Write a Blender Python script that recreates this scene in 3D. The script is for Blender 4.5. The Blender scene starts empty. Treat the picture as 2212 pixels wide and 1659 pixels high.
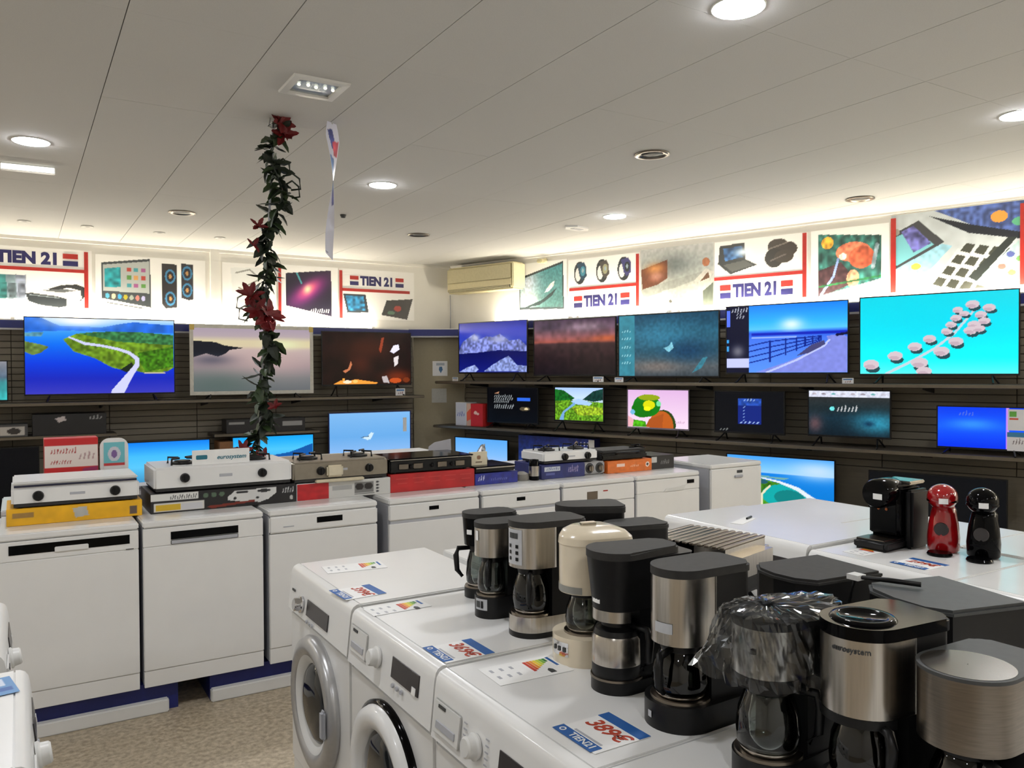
import bpy, bmesh, math, random
import numpy as np
from math import pi, sin, cos, radians
from mathutils import Vector, Matrix
C = bpy.context.scene.collection
rnd = random.Random(7)
nrs = np.random.RandomState(11)

# ------------------------------------------------------------ camera, world, exposure
CAM_H = 1.76
cam_d = bpy.data.cameras.new('camera'); cam = bpy.data.objects.new('camera', cam_d); C.objects.link(cam)
yaw, pit, rol = radians(31.45), radians(-0.91), radians(-0.25)
fw = Vector((sin(yaw)*cos(pit), cos(yaw)*cos(pit), sin(pit)))
rt = Vector((cos(yaw), -sin(yaw), 0)); up = rt.cross(fw)
r2 = rt*cos(rol)+up*sin(rol); u2 = -rt*sin(rol)+up*cos(rol)
cam.matrix_world = Matrix(((r2.x, u2.x, -fw.x, 0), (r2.y, u2.y, -fw.y, 0), (r2.z, u2.z, -fw.z, CAM_H), (0, 0, 0, 1)))
cam_d.sensor_width = 36; cam_d.lens = 36*1745/2212; cam_d.clip_start = 0.02
bpy.context.scene.camera = cam
sc = bpy.context.scene
sc.view_settings.view_transform = 'Standard'; sc.view_settings.look = 'None'
sc.view_settings.exposure = 0.0; sc.view_settings.gamma = 1.0; sc.view_settings.use_curve_mapping = False
wd = bpy.data.worlds.new('world'); sc.world = wd; wd.use_nodes = True
wd.node_tree.nodes['Background'].inputs[0].default_value = (0.8, 0.85, 1, 1)
wd.node_tree.nodes['Background'].inputs[1].default_value = 0.15
sc.cycles.use_denoising = True
sc.cycles.max_bounces = 10; sc.cycles.diffuse_bounces = 5; sc.cycles.transparent_max_bounces = 12
sc.cycles.sample_clamp_indirect = 6.0
LAMP = 200.0
COVE = 125.0

# ------------------------------------------------------------ colour and materials
def lin(c):
    return tuple(((v/255)/12.92 if v/255 <= .04045 else ((v/255+.055)/1.055)**2.4) for v in c)
_m = {}
def mat(name, col, rough=.5, metal=0., coat=0., var=.05, scale=30., emit=0., spec=.5, stretch=None, bump=0.):
    if name in _m: return _m[name]
    m = bpy.data.materials.new(name); m.use_nodes = True; nt = m.node_tree; b = nt.nodes['Principled BSDF']
    c = lin(col)
    tc = nt.nodes.new('ShaderNodeTexCoord'); no = nt.nodes.new('ShaderNodeTexNoise'); no.inputs['Scale'].default_value = scale
    src = tc.outputs['Object']
    if stretch:
        mp = nt.nodes.new('ShaderNodeMapping'); mp.inputs['Scale'].default_value = stretch
        nt.links.new(src, mp.inputs[0]); src = mp.outputs[0]
    nt.links.new(src, no.inputs['Vector'])
    rp = nt.nodes.new('ShaderNodeValToRGB')
    rp.color_ramp.elements[0].position = .3; rp.color_ramp.elements[1].position = .7
    rp.color_ramp.elements[0].color = tuple(max(0, v*(1-var)) for v in c)+(1,)
    rp.color_ramp.elements[1].color = tuple(min(1, v*(1+var)) for v in c)+(1,)
    nt.links.new(no.outputs['Fac'], rp.inputs[0]); nt.links.new(rp.outputs[0], b.inputs['Base Color'])
    b.inputs['Roughness'].default_value = rough; b.inputs['Metallic'].default_value = metal
    b.inputs['Coat Weight'].default_value = coat; b.inputs['Coat Roughness'].default_value = .08
    b.inputs['Specular IOR Level'].default_value = spec
    if bump:
        bp = nt.nodes.new('ShaderNodeBump'); bp.inputs['Strength'].default_value = bump; bp.inputs['Distance'].default_value = .002
        nt.links.new(no.outputs['Fac'], bp.inputs['Height']); nt.links.new(bp.outputs[0], b.inputs['Normal'])
    if emit:
        nt.links.new(rp.outputs[0], b.inputs['Emission Color']); b.inputs['Emission Strength'].default_value = emit
    _m[name] = m; return m
def picmat(name, emit=0., rough=.45):
    k = '%s_%.2f' % (name, emit)
    if k in _m: return _m[k]
    m = bpy.data.materials.new(k); m.use_nodes = True; nt = m.node_tree; b = nt.nodes['Principled BSDF']
    a = nt.nodes.new('ShaderNodeVertexColor'); a.layer_name = 'print'
    b.inputs['Roughness'].default_value = rough
    if emit:
        b.inputs['Base Color'].default_value = (.002, .002, .002, 1); b.inputs['Specular IOR Level'].default_value = .12
        nt.links.new(a.outputs[0], b.inputs['Emission Color']); b.inputs['Emission Strength'].default_value = emit
        m.cycles.emission_sampling = 'NONE'
    else:
        nt.links.new(a.outputs[0], b.inputs['Base Color'])
    _m[k] = m; return m
def glassmat(name, tint=(235, 240, 240), rough=.02):
    if name in _m: return _m[name]
    m = bpy.data.materials.new(name); m.use_nodes = True; nt = m.node_tree; nt.nodes.clear()
    o = nt.nodes.new('ShaderNodeOutputMaterial'); mx = nt.nodes.new('ShaderNodeMixShader')
    t = nt.nodes.new('ShaderNodeBsdfTransparent'); g = nt.nodes.new('ShaderNodeBsdfGlossy'); f = nt.nodes.new('ShaderNodeFresnel')
    n = nt.nodes.new('ShaderNodeTexNoise'); n.inputs['Scale'].default_value = 14
    rp = nt.nodes.new('ShaderNodeMapRange'); rp.inputs['To Min'].default_value = rough; rp.inputs['To Max'].default_value = rough+.05
    nt.links.new(n.outputs['Fac'], rp.inputs['Value']); nt.links.new(rp.outputs[0], g.inputs['Roughness'])
    t.inputs[0].default_value = lin(tint)+(1,); g.inputs[0].default_value = (1, 1, 1, 1); f.inputs[0].default_value = 1.55
    nt.links.new(f.outputs[0], mx.inputs[0]); nt.links.new(t.outputs[0], mx.inputs[1]); nt.links.new(g.outputs[0], mx.inputs[2])
    nt.links.new(mx.outputs[0], o.inputs[0]); _m[name] = m; return m

WHITE = mat('white_enamel', (226, 226, 224), .28, coat=.25, var=.012, scale=8)
WHITE2 = mat('white_plastic', (214, 214, 211), .38, var=.015, scale=10)
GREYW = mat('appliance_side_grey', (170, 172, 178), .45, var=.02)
BLACK = mat('black_plastic', (13, 13, 14), .38, var=.15, spec=.3)
BLACKM = mat('matt_black_plastic', (44, 43, 42), .6, var=.12, scale=60, spec=.3)
BLACKG = mat('gloss_black', (5, 5, 6), .08, coat=.03, var=.1, spec=.1)
DGREY = mat('dark_grey_plastic', (58, 60, 60), .55, var=.1, scale=50)
STEEL = mat('brushed_steel', (186, 180, 172), .24, metal=1., var=.09, scale=20, stretch=(9, 9, .3))
STEELD = mat('dark_brushed_steel', (126, 118, 108), .3, metal=1., var=.1, scale=26, stretch=(1, 1, 14))
CHROME = mat('chrome', (210, 210, 212), .08, metal=1., var=.02)
CREAM = mat('cream_plastic', (216, 204, 180), .22, coat=.5, var=.02)
RED = mat('red_plastic', (150, 12, 18), .15, coat=.9, var=.05)
REDCARD = mat('red_card', (176, 32, 32), .5, var=.08)
YELLOW = mat('yellow_card', (226, 168, 16), .5, var=.06, scale=12)
BLUECARD = mat('blue_card', (28, 34, 96), .45, var=.1)
ORANGECARD = mat('orange_card', (214, 106, 36), .5, var=.07)
BROWNCARD = mat('brown_card', (120, 82, 48), .7, var=.1)
BLACKCARD = mat('black_card', (22, 20, 22), .4, var=.2)
GLASS = glassmat('carafe_glass', (205, 210, 208))
FILM = glassmat('plastic_film', (225, 230, 235), .05)
SMOKE = glassmat('smoked_glass', (60, 60, 62), .02)
DOORGL = glassmat('washer_glass', (120, 124, 128), .02)
PAPER = mat('white_paper', (232, 232, 230), .6, var=.02)
BLUE = mat('blue_print', (24, 88, 158), .5, var=.05)
NAVY = mat('navy_band', (24, 34, 104), .4, var=.08)
REDP = mat('red_print', (160, 34, 26), .5, var=.06)
NAVYP = mat('navy_print', (28, 26, 84), .5, var=.05)
REDD = mat('price_red', (176, 60, 34), .5, var=.05)
TEALP = mat('teal_print', (30, 110, 130), .5, var=.05)

# ------------------------------------------------------------ mesh helpers
def obj(name, bm, m, parent=None, smooth=False, loc=None, rotz=None, auto=None):
    me = bpy.data.meshes.new(name)
    if isinstance(bm, bmesh.types.BMesh):
        bmesh.ops.recalc_face_normals(bm, faces=bm.faces[:])
        bm.to_mesh(me); bm.free()
    if smooth or auto:
        me.polygons.foreach_set('use_smooth', [True]*len(me.polygons))
        if auto: me.set_sharp_from_angle(angle=radians(auto))
    me.materials.append(m)
    o = bpy.data.objects.new(name, me); C.objects.link(o)
    if parent: o.parent = parent
    if loc is not None: o.location = loc
    if rotz is not None: o.rotation_euler = (0, 0, rotz)
    return o
def thing(name, label, cat, loc=(0, 0, 0), rotz=0., group=None, kind=None):
    o = bpy.data.objects.new(name, None); C.objects.link(o); o.empty_display_size = .05
    o.location = loc; o.rotation_euler = (0, 0, rotz); o['label'] = label; o['category'] = cat
    if group: o['group'] = group
    if kind: o['kind'] = kind
    return o
def tag(o, label, cat, group=None):
    o['label'] = label; o['category'] = cat
    if group: o['group'] = group
    return o
def struct(o): o['kind'] = 'structure'; return o
def box(x0, x1, y0, y1, z0, z1, bev=0., seg=2, bm=None):
    b = bmesh.new()
    bmesh.ops.create_cube(b, size=1)
    for v in b.verts:
        v.co = Vector(((x0+x1)/2+v.co.x*(x1-x0), (y0+y1)/2+v.co.y*(y1-y0), (z0+z1)/2+v.co.z*(z1-z0)))
    if bev: bmesh.ops.bevel(b, geom=b.edges[:], offset=bev, segments=seg, affect='EDGES', clamp_overlap=True)
    return merge(bm, b)
def merge(bm, b):
    if bm is None: return b
    me = bpy.data.meshes.new('t'); b.to_mesh(me); b.free(); bm.from_mesh(me); bpy.data.meshes.remove(me); return bm
def lathe(prof, n=32, c=(0, 0, 0), axis='Z', bm=None, cap=True, a0=0., a1=2*pi):
    b = bmesh.new(); full = abs(a1-a0-2*pi) < 1e-6; k = n if full else n+1
    rings = []
    for r, z in prof:
        ring = []
        for i in range(k):
            a = a0+(a1-a0)*i/n
            p = (r*cos(a), r*sin(a), z)
            if axis == 'Y': p = (p[0], -p[2], p[1])
            if axis == 'X': p = (p[2], p[0], p[1])
            ring.append(b.verts.new((p[0]+c[0], p[1]+c[1], p[2]+c[2])))
        rings.append(ring)
    for j in range(len(rings)-1):
        for i in range(n):
            b.faces.new((rings[j][i], rings[j][(i+1) % k], rings[j+1][(i+1) % k], rings[j+1][i]))
    if cap and full:
        if prof[0][0] > 1e-5: b.faces.new(rings[0][::-1])
        if prof[-1][0] > 1e-5: b.faces.new(rings[-1])
    bmesh.ops.remove_doubles(b, verts=b.verts[:], dist=1e-6)
    return merge(bm, b)
def prism(pts, z0, z1, bev=0., seg=2, bm=None, taper=1., cen=(0, 0)):
    b = bmesh.new()
    lo = [b.verts.new((x, y, z0)) for x, y in pts]
    hi = [b.verts.new((cen[0]+(x-cen[0])*taper, cen[1]+(y-cen[1])*taper, z1)) for x, y in pts]
    n = len(pts); b.faces.new(lo[::-1]); top = b.faces.new(hi)
    for i in range(n): b.faces.new((lo[i], lo[(i+1) % n], hi[(i+1) % n], hi[i]))
    if bev: bmesh.ops.bevel(b, geom=list(top.edges), offset=bev, segments=seg, affect='EDGES')
    return merge(bm, b)
def tube(pts, r, n=10, bm=None, closed=False):
    b = bmesh.new(); pts = [Vector(p) for p in pts]; rings = []; N = len(pts)
    for i, p in enumerate(pts):
        d = (pts[min(i+1, N-1)]-pts[max(i-1, 0)]).normalized() if not closed else (pts[(i+1) % N]-pts[i-1]).normalized()
        a = Vector((0, 0, 1)) if abs(d.z) < .9 else Vector((1, 0, 0))
        s = d.cross(a).normalized(); t = s.cross(d); rr = r[i] if isinstance(r, (list, tuple)) else r
        rings.append([b.verts.new(p+(s*cos(2*pi*k/n)+t*sin(2*pi*k/n))*rr) for k in range(n)])
    for j in range(N if closed else N-1):
        A, B = rings[j], rings[(j+1) % N]
        for k in range(n): b.faces.new((A[k], A[(k+1) % n], B[(k+1) % n], B[k]))
    if not closed: b.faces.new(rings[0][::-1]); b.faces.new(rings[-1])
    return merge(bm, b)
def stadium(r, L, rb=.02, n=20, wb=None):
    # front half circle at the origin (towards -y), straight sides, rounded rear corners at y = L
    wb = r if wb is None else wb
    p = [(r*cos(pi+pi*i/n), r*sin(pi+pi*i/n)) for i in range(n+1)]
    p += [(wb-rb+rb*cos(a), L-rb+rb*sin(a)) for a in [pi/2*i/5 for i in range(6)]]
    p += [(-wb+rb+rb*cos(a), L-rb+rb*sin(a)) for a in [pi/2+pi/2*i/5 for i in range(6)]]
    return p
def rrect(w, h, r, n=5):
    p = []
    for cx, cy, a0 in ((w/2-r, h/2-r, 0), (-w/2+r, h/2-r, pi/2), (-w/2+r, -h/2+r, pi), (w/2-r, -h/2+r, 3*pi/2)):
        p += [(cx+r*cos(a0+pi/2*i/n), cy+r*sin(a0+pi/2*i/n)) for i in range(n+1)]
    return p
def xform(bm, M): bmesh.ops.transform(bm, matrix=M, verts=bm.verts[:]); return bm
def upright(bm, c=(0, 0, 0)):   # XY outline extruded along z  ->  stands in XZ facing -Y
    return xform(bm, Matrix.Translation(c) @ Matrix(((1, 0, 0, 0), (0, 0, -1, 0), (0, 1, 0, 0), (0, 0, 0, 1))))
def text(name, s, size, m, parent, loc, flat=False, bold=.02, shear=0., align='CENTER', ext=.001, rotz=0.):
    cu = bpy.data.curves.new(name, 'FONT'); cu.body = s; cu.size = size; cu.offset = bold*size; cu.extrude = ext
    cu.shear = shear; cu.align_x = align; cu.align_y = 'CENTER'; cu.resolution_u = 3
    t = bpy.data.objects.new(name, cu); C.objects.link(t)
    me = bpy.data.meshes.new_from_object(t.evaluated_get(bpy.context.evaluated_depsgraph_get()))
    bpy.data.objects.remove(t)
    b = bmesh.new(); b.from_mesh(me); bpy.data.meshes.remove(me)
    if not flat: upright(b)
    o = obj(name, b, m, parent, loc=loc, rotz=rotz); return o

def nest(t, rules):
    kids = {}
    for o in C.objects:
        if o.parent is t: kids.setdefault(o.name.split('.')[0], []).append(o)
    for par, subs in rules:
        if par in kids:
            for sb in subs:
                for o in kids.get(sb, []): o.parent = kids[par][0]
    return t

# ------------------------------------------------------------ painted flat pictures (colour attribute on a grid)
class Pic:
    def __init__(s, w, h, c=(255, 255, 255)):
        s.w, s.h = w, h; s.a = np.zeros((h, w, 3))+np.array(c, float)
        s.U, s.V = np.meshgrid(np.linspace(0, 1, w), np.linspace(0, 1, h))
    def vgrad(s, stops, mask=None):
        vs = [q[0] for q in stops]; out = np.stack([np.interp(s.V, vs, [q[1][k] for q in stops]) for k in range(3)], -1)
        if mask is None: s.a = out
        else: s.a[mask] = out[mask]
        return s
    def inside(s, pts):
        m = np.zeros(s.U.shape, bool); n = len(pts)
        for i in range(n):
            (x0, y0), (x1, y1) = pts[i], pts[(i+1) % n]
            if y0 == y1: continue
            c = ((y0 > s.V) != (y1 > s.V)) & (s.U < (x1-x0)*(s.V-y0)/(y1-y0)+x0); m ^= c
        return m
    def put(s, m, c, amp=0., sc=1.):
        if amp: s.a[m] = np.clip(np.array(c)*(1+amp*(s.noise(sc)[m][:, None])), 0, 255)
        else: s.a[m] = c
        return s
    def poly(s, pts, c, amp=0., sc=1.): return s.put(s.inside(pts), c, amp, sc)
    def rect(s, u0, v0, u1, v1, c, amp=0.): return s.put((s.U >= u0) & (s.U <= u1) & (s.V >= v0) & (s.V <= v1), c, amp)
    def ell(s, u, v, ru, rv, c, soft=0., ang=0., k=1.):
        ca, sa = cos(ang), sin(ang); asp = s.w/s.h
        du = (s.U-u); dv = (s.V-v)/asp; x = (du*ca+dv*sa)/ru; y = (-du*sa+dv*ca)/(rv/asp); d = x*x+y*y
        if soft: w_ = (k*np.exp(-d*soft))[..., None]; s.a = s.a*(1-w_)+np.array(c, float)*w_
        else: s.a[d < 1] = c
        return s
    def line(s, pts, wd_, c):
        asp = s.h/s.w
        ws = wd_ if isinstance(wd_, (list, tuple)) else [wd_]*len(pts)
        for i in range(len(pts)-1):
            (x0, y0), (x1, y1) = pts[i], pts[i+1]; dx, dy = x1-x0, (y1-y0)*asp; L = dx*dx+dy*dy+1e-9
            t = np.clip(((s.U-x0)*dx+(s.V-y0)*asp*dy)/L, 0, 1)
            d = np.hypot(s.U-x0-t*dx, (s.V-y0)*asp-t*dy); s.a[d < (ws[i]+(ws[i+1]-ws[i])*t)/2] = c
        return s
    def noise(s, sc=1.):
        gw, gh = max(2, int(s.w/(4*sc))), max(2, int(s.h/(4*sc)))
        g = nrs.rand(gh+1, gw+1)*2-1
        x = s.U*(gw-1e-6); y = s.V*(gh-1e-6); i, j = x.astype(int), y.astype(int); fx, fy = x-i, y-j
        i1, j1 = np.minimum(i+1, gw), np.minimum(j+1, gh)
        return g[j, i]*(1-fx)*(1-fy)+g[j, i1]*fx*(1-fy)+g[j1, i]*(1-fx)*fy+g[j1, i1]*fx*fy
    def grain(s, amp=.1, sc=1.): s.a = np.clip(s.a*(1+amp*s.noise(sc)[..., None]), 0, 255); return s
    def script(s, u0, u1, v, hgt, c, n=14):      # small illegible printed line
        for i in range(n):
            u = u0+(u1-u0)*(i+.5)/n; w2 = (u1-u0)/n*.32
            s.poly([(u-w2, v+hgt*.5), (u+w2*.3, v-hgt*(.3+.25*((i*7) % 3))), (u+w2*1.2, v-hgt*.3), (u+w2*.2, v+hgt*.5)], c)
        return s
def pic_obj(name, pic, W, H, m, parent, loc=(0, 0, 0), flat=False, bend=0.):
    """picture W x H in the XZ plane facing -Y, centred in x, bottom at z=0 (flat=True: in XY facing up, centred)"""
    nx, ny = pic.w, pic.h
    X, Y = np.meshgrid(np.linspace(-W/2, W/2, nx), np.linspace(H, 0, ny))
    co = np.zeros((nx*ny, 3))
    co[:, 0] = X.ravel()
    if flat: co[:, 1] = Y.ravel()-H/2
    else: co[:, 2] = Y.ravel()
    idx = np.arange(nx*ny).reshape(ny, nx)
    q = np.stack([idx[1:, :-1], idx[1:, 1:], idx[:-1, 1:], idx[:-1, :-1]], -1).reshape(-1, 4)
    me = bpy.data.meshes.new(name); me.vertices.add(nx*ny); me.vertices.foreach_set('co', co.ravel())
    me.loops.add(q.size); me.loops.foreach_set('vertex_index', q.ravel()); me.polygons.add(len(q))
    me.polygons.foreach_set('loop_start', np.arange(0, q.size, 4)); me.update(calc_edges=True)
    a = me.color_attributes.new('print', 'FLOAT_COLOR', 'POINT')
    v = np.clip(pic.a.reshape(-1, 3), 0, 255)/255; v = np.where(v <= .04045, v/12.92, ((v+.055)/1.055)**2.4)
    a.data.foreach_set('color', np.concatenate([v, np.ones((len(v), 1))], 1).ravel().astype(np.float32))
    me.materials.append(m)
    o = bpy.data.objects.new(name, me); C.objects.link(o)
    if parent: o.parent = parent
    o.location = loc; return o

# ------------------------------------------------------------ the room
CEIL = 3.25; YB = 10.28
PC = Vector((5.262, YB, 0)); TV = Vector((.3107, -.9505, 0)); NV = Vector((-.9505, -.3107, 0)); RROT = math.atan2(TV.y, TV.x)
def RW(t, off, z=0.): p = PC+TV*t+NV*off; return (p.x, p.y, z)
ROOM = [(-4.5, -3), (9.6, -3), (PC.x, YB), (-4.5, YB)]
WALLM = mat('wall_paint', (236, 234, 228), .7, var=.015, scale=4)
TILEM = mat('ceiling_tile', (194, 194, 192), .9, var=.03, scale=180)
SLABM = mat('ceiling_joint', (64, 60, 54), .95)
SLATM = mat('slatwall_board', (112, 105, 90), .55, var=.06, scale=9, stretch=(1, 1, 8))
SLATG = mat('slatwall_groove', (62, 57, 48), .8)
SHELFM = mat('shelf_board', (54, 48, 40), .5, var=.08, scale=12)
def terrazzo():
    m = bpy.data.materials.new('terrazzo_floor'); m.use_nodes = True; nt = m.node_tree; b = nt.nodes['Principled BSDF']
    tc = nt.nodes.new('ShaderNodeTexCoord')
    v = nt.nodes.new('ShaderNodeTexVoronoi'); v.inputs['Scale'].default_value = 90
    n = nt.nodes.new('ShaderNodeTexNoise'); n.inputs['Scale'].default_value = 38; n.inputs['Detail'].default_value = 8
    for q in (v, n): nt.links.new(tc.outputs['Object'], q.inputs['Vector'])
    r = nt.nodes.new('ShaderNodeValToRGB'); e = r.color_ramp.elements
    e[0].position = .35; e[0].color = lin((150, 136, 114))+(1,); e[1].position = .68; e[1].color = lin((194, 180, 156))+(1,)
    r2_ = nt.nodes.new('ShaderNodeValToRGB'); e = r2_.color_ramp.elements
    e[0].position = .0; e[0].color = lin((90, 76, 62))+(1,); e[1].position = .28; e[1].color = (1, 1, 1, 1)
    mx = nt.nodes.new('ShaderNodeMixRGB'); mx.blend_type = 'MULTIPLY'; mx.inputs[0].default_value = .55
    nt.links.new(n.outputs['Fac'], r.inputs[0]); nt.links.new(v.outputs['Distance'], r2_.inputs[0])
    nt.links.new(r.outputs[0], mx.inputs[1]); nt.links.new(r2_.outputs[0], mx.inputs[2]); nt.links.new(mx.outputs[0], b.inputs['Base Color'])
    b.inputs['Roughness'].default_value = .38; return m
struct(obj('floor', prism(ROOM, -.1, 0), terrazzo()))
ceiling = struct(obj('ceiling', prism(ROOM, CEIL+.008, CEIL+.12), SLABM))
def clip(poly, a, b, c):      # keep a*x+b*y <= c
    out = []
    for i in range(len(poly)):
        p, q = poly[i], poly[(i+1) % len(poly)]; dp, dq = a*p[0]+b*p[1]-c, a*q[0]+b*q[1]-c
        if dp <= 0: out.append(p)
        if (dp < 0 < dq) or (dq < 0 < dp):
            t = dp/(dp-dq); out.append((p[0]+(q[0]-p[0])*t, p[1]+(q[1]-p[1])*t))
    return out
TP = .6045; g_ = .0020; gy_ = .0005
for i in range(-9, 16):
    for j in range(-3, 9):
        x0, y0 = .40+i*TP, .05+j*2*TP
        p = [(x0+g_, y0+gy_), (x0+TP-g_, y0+gy_), (x0+TP-g_, y0+2*TP-gy_), (x0+g_, y0+2*TP-gy_)]
        p = clip(p, -1, 0, 4.5); p = clip(p, 0, -1, 3) if p else p; p = clip(p, 0, 1, YB) if p else p
        p = clip(p, -NV.x, -NV.y, -(NV.x*PC.x+NV.y*PC.y)) if p else p
        if len(p) < 3: continue
        cx_ = sum(q[0] for q in p)/len(p); cy_ = sum(q[1] for q in p)/len(p)
        dz = rnd.uniform(-.0006, .0006)
        obj('tile', prism([(a-cx_, b-cy_) for a, b in p], CEIL+dz, CEIL+.008), TILEM, ceiling, loc=(cx_, cy_, 0))
wall_back = struct(obj('wall_back', box(-4.5, PC.x+.3, YB, YB+.15, 0, CEIL), WALLM))
wall_right = struct(obj('wall_right', box(0, 14.5, 0, .15, 0, CEIL), WALLM, loc=tuple(PC), rotz=RROT))
struct(obj('wall_left', box(-4.65, -4.5, -3, YB, 0, CEIL), WALLM))
struct(obj('wall_front', box(-4.5, 9.7, -3.15, -3, 0, CEIL), WALLM))
struct(obj('trim_1', box(-4.5, PC.x, YB-.03, YB, CEIL-.035, CEIL), WALLM))
struct(obj('trim_2', box(0, 14, -.02, 0, CEIL-.02, CEIL), WALLM, loc=tuple(PC), rotz=RROT))
struct(obj('trim_3', box(2.0, 2.1, YB-.05, YB, 0, CEIL), WALLM))
# slat boards of the two display walls, every board its own piece
def slats(wall, x0, x1, cols, yf, th, z0, z1, nrow):
    obj('backing', box(x0, x1, yf+.014, yf+th, .02, z1), SLATG, wall)
    obj('lower_panel', box(x0, x1, yf, yf+.014, .02, z0-.004), SLATM, wall)
    w_ = (x1-x0)/cols; h_ = (z1-z0)/nrow
    bm = box(-w_/2+.0035, w_/2-.0035, 0, .014, .0035, h_-.0035, .002, 1); first = obj('slat', bm, SLATM, wall)
    for c in range(cols):
        for r in range(nrow):
            o = first if c+r == 0 else first.copy()
            if o is not first: C.objects.link(o)
            o.parent = wall; o.location = (x0+w_*(c+.5), yf, z0+h_*r)
slats(wall_back, -1.9, 4.55, 7, YB-.28, .2, .85, 2.235, 20)
slats(wall_right, .55, 9.1, 8, -.28, .2, .85, 2.30, 21)
# the corner column, slanted, with its band, and the two notices on it
cA = Vector((4.55, YB-.30, 0)); cB = Vector(RW(.56, .30))
ang = math.atan2(cB.y-cA.y, cB.x-cA.x); Lc = (cB-cA).length
COLM = mat('column_paint', (142, 134, 112), .6, var=.03)
column = struct(obj('column', box(0, Lc, 0, .10, 0, 2.235), COLM, loc=tuple(cA), rotz=ang))
def cornice(name, loc, rotz, L, z0, z1):
    t = struct(obj(name, box(0, L, -.10, -.06, z0, z1), NAVY, loc=loc, rotz=rotz))
    obj('ledge', box(0, L, -.10, .14, z1, z1+.012), WHITE2, t)
    obj('edge_strip', box(0, L, -.11, -.05, z0-.02, z0-.002), GREYW, t)
    return t
cornice('trim_4', (-4.4, YB-.28, 0), 0, 4.4+4.52, 2.235, 2.315)
cornice('trim_5', RW(.60, .28), RROT, 9.0, 2.30, 2.385)
cornice('trim_6', tuple(cA+Vector((-.06, 0, 0))), ang, Lc+.1, 2.235, 2.32)
n1 = thing('notice', 'square white notice with blue emblem, upper one on the corner column', 'notice', tuple(cA+Vector((cos(ang), sin(ang), 0))*Lc*.52+Vector((sin(ang), -cos(ang), 0))*.004+Vector((0, 0, 1.70))), ang)
pp = Pic(40, 40, (214, 216, 220)).rect(.25, .12, .8, .3, (150, 158, 170)).poly([(.45, .38), (.65, .38), (.68, .6), (.55, .82), (.42, .6)], (44, 92, 136))
obj('sheet', box(-.1, .1, 0, .003, 0, .2), PAPER, n1); pic_obj('print', pp, .196, .196, picmat('print'), n1, (0, -.001, .002))
n2 = thing('notice', 'plain pale grey notice low on the corner column', 'notice', tuple(cA+Vector((cos(ang), sin(ang), 0))*Lc*.50+Vector((sin(ang), -cos(ang), 0))*.004+Vector((0, 0, 1.34))), ang)
obj('sheet', box(-.1, .1, 0, .003, 0, .19), mat('pale_grey_paper', (168, 170, 168), .6), n2)
# cove tubes lying behind the cornices
TUBEM = mat('led_tube', (255, 243, 219), .4, emit=COVE, var=0)
def cove(x, y, L, rz, z, lab):
    t = thing('light_tube', lab, 'light', (x, y, z), rz, 'tube lights lying behind the blue cornice')
    obj('tube', xform(lathe([(.016, 0), (.016, L)], 12), Matrix.Rotation(pi/2, 4, 'Y')), TUBEM, t, smooth=True)
    for e in (0, L): obj('end_cap', box(e-.02, e+.02, -.02, .02, -.02, .02), WHITE2, t)
for k in range(6): cove(-4.3+k*1.42, YB-.1, 1.25, 0, 2.345, 'slim warm tube light lying behind the cornice of the back wall')
for k in range(6):
    p = RW(.95+k*1.38, .12); cove(p[0], p[1], 1.25, RROT, 2.415, 'slim warm tube light lying behind the cornice of the right wall')
for k in range(3):
    p = RW(9.4+k*1.5, .12); cove(p[0], p[1], 1.25, RROT, 2.415, 'slim warm tube light lying behind the cornice of the right wall')

# ------------------------------------------------------------ ceiling fittings
LEDM = mat('led_panel', (250, 251, 255), .4, emit=LAMP, var=0)
def downlight(x, y, lit, label, r=.105, group=None):
    t = thing('downlight', label, 'light', (x, y, CEIL), 0, group)
    if lit:
        obj('trim_ring', lathe([(r+.006, 0), (r+.006, -.004), (r+.001, -.006), (r+.001, -.002)], 32, cap=False), WHITE2, t, smooth=True)
        obj('diffuser', lathe([(r, -.002), (r-.004, -.008), (r*.8, -.012), (.001, -.014)], 32, cap=False), LEDM, t, smooth=True)
    else:
        obj('trim_ring', lathe([(r+.012, 0), (r+.016, -.008), (r-.01, -.010), (r-.016, -.002), (r-.03, -.001)], 32, cap=False), STEELD if r > .06 else WHITE2, t, smooth=True)
        obj('reflector', lathe([(r-.03, -.001), (.03, -.0035), (.001, -.0035)], 28), DGREY, t, smooth=True)
    return t
for x, y, l in ((.09, 6.05, 'round glowing downlight at the far left, over the white strip light'), (2.50, 6.05, 'round glowing downlight right of the hanging pennant'),
                (4.93, 6.15, 'round glowing downlight nearest the air conditioner'), (2.54, 2.36, 'round glowing downlight cut by the top of the picture'),
                (5.03, 2.50, 'round glowing downlight at the right edge of the picture')):
    downlight(x, y, True, l)
for x, y in ((.1, 2.4), (-2.3, 6.05), (-2.3, 2.4), (-2.3, -1.2), (.1, -1.2), (2.5, -1.2), (5.0, -1.2), (7.2, -1.2), (-2.3, 9.0), (7.4, 2.4)):
    downlight(x, y, True, 'round glowing downlight outside the frame', group='downlights outside the frame')
for x, y, l in ((1.32, 8.03, 'unlit round ceiling spot with pale ring above the left televisions'), (3.74, 8.05, 'unlit round ceiling spot nearest the corner of the walls'),
                (3.745, 4.26, 'unlit round ceiling spot in the middle of the bare ceiling'), (6.28, 4.44, 'unlit round ceiling spot above the laptop and headset banner')):
    downlight(x, y, False, l)
for (x, y), l in zip(((.07, 9.24), (.62, 9.26), (1.3, 9.29), (1.92, 9.31)), ('first', 'second', 'third', 'fourth')):
    downlight(x, y, False, 'tiny unlit ceiling spot, %s from the left in the row along the back wall' % l, r=.045, group='tiny spots along the back wall')
t = thing('downlight', 'square recessed ceiling lamp, unlit, with sparkling reflector, above the garland', 'light', (1.34, 4.16, CEIL), 0)
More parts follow.
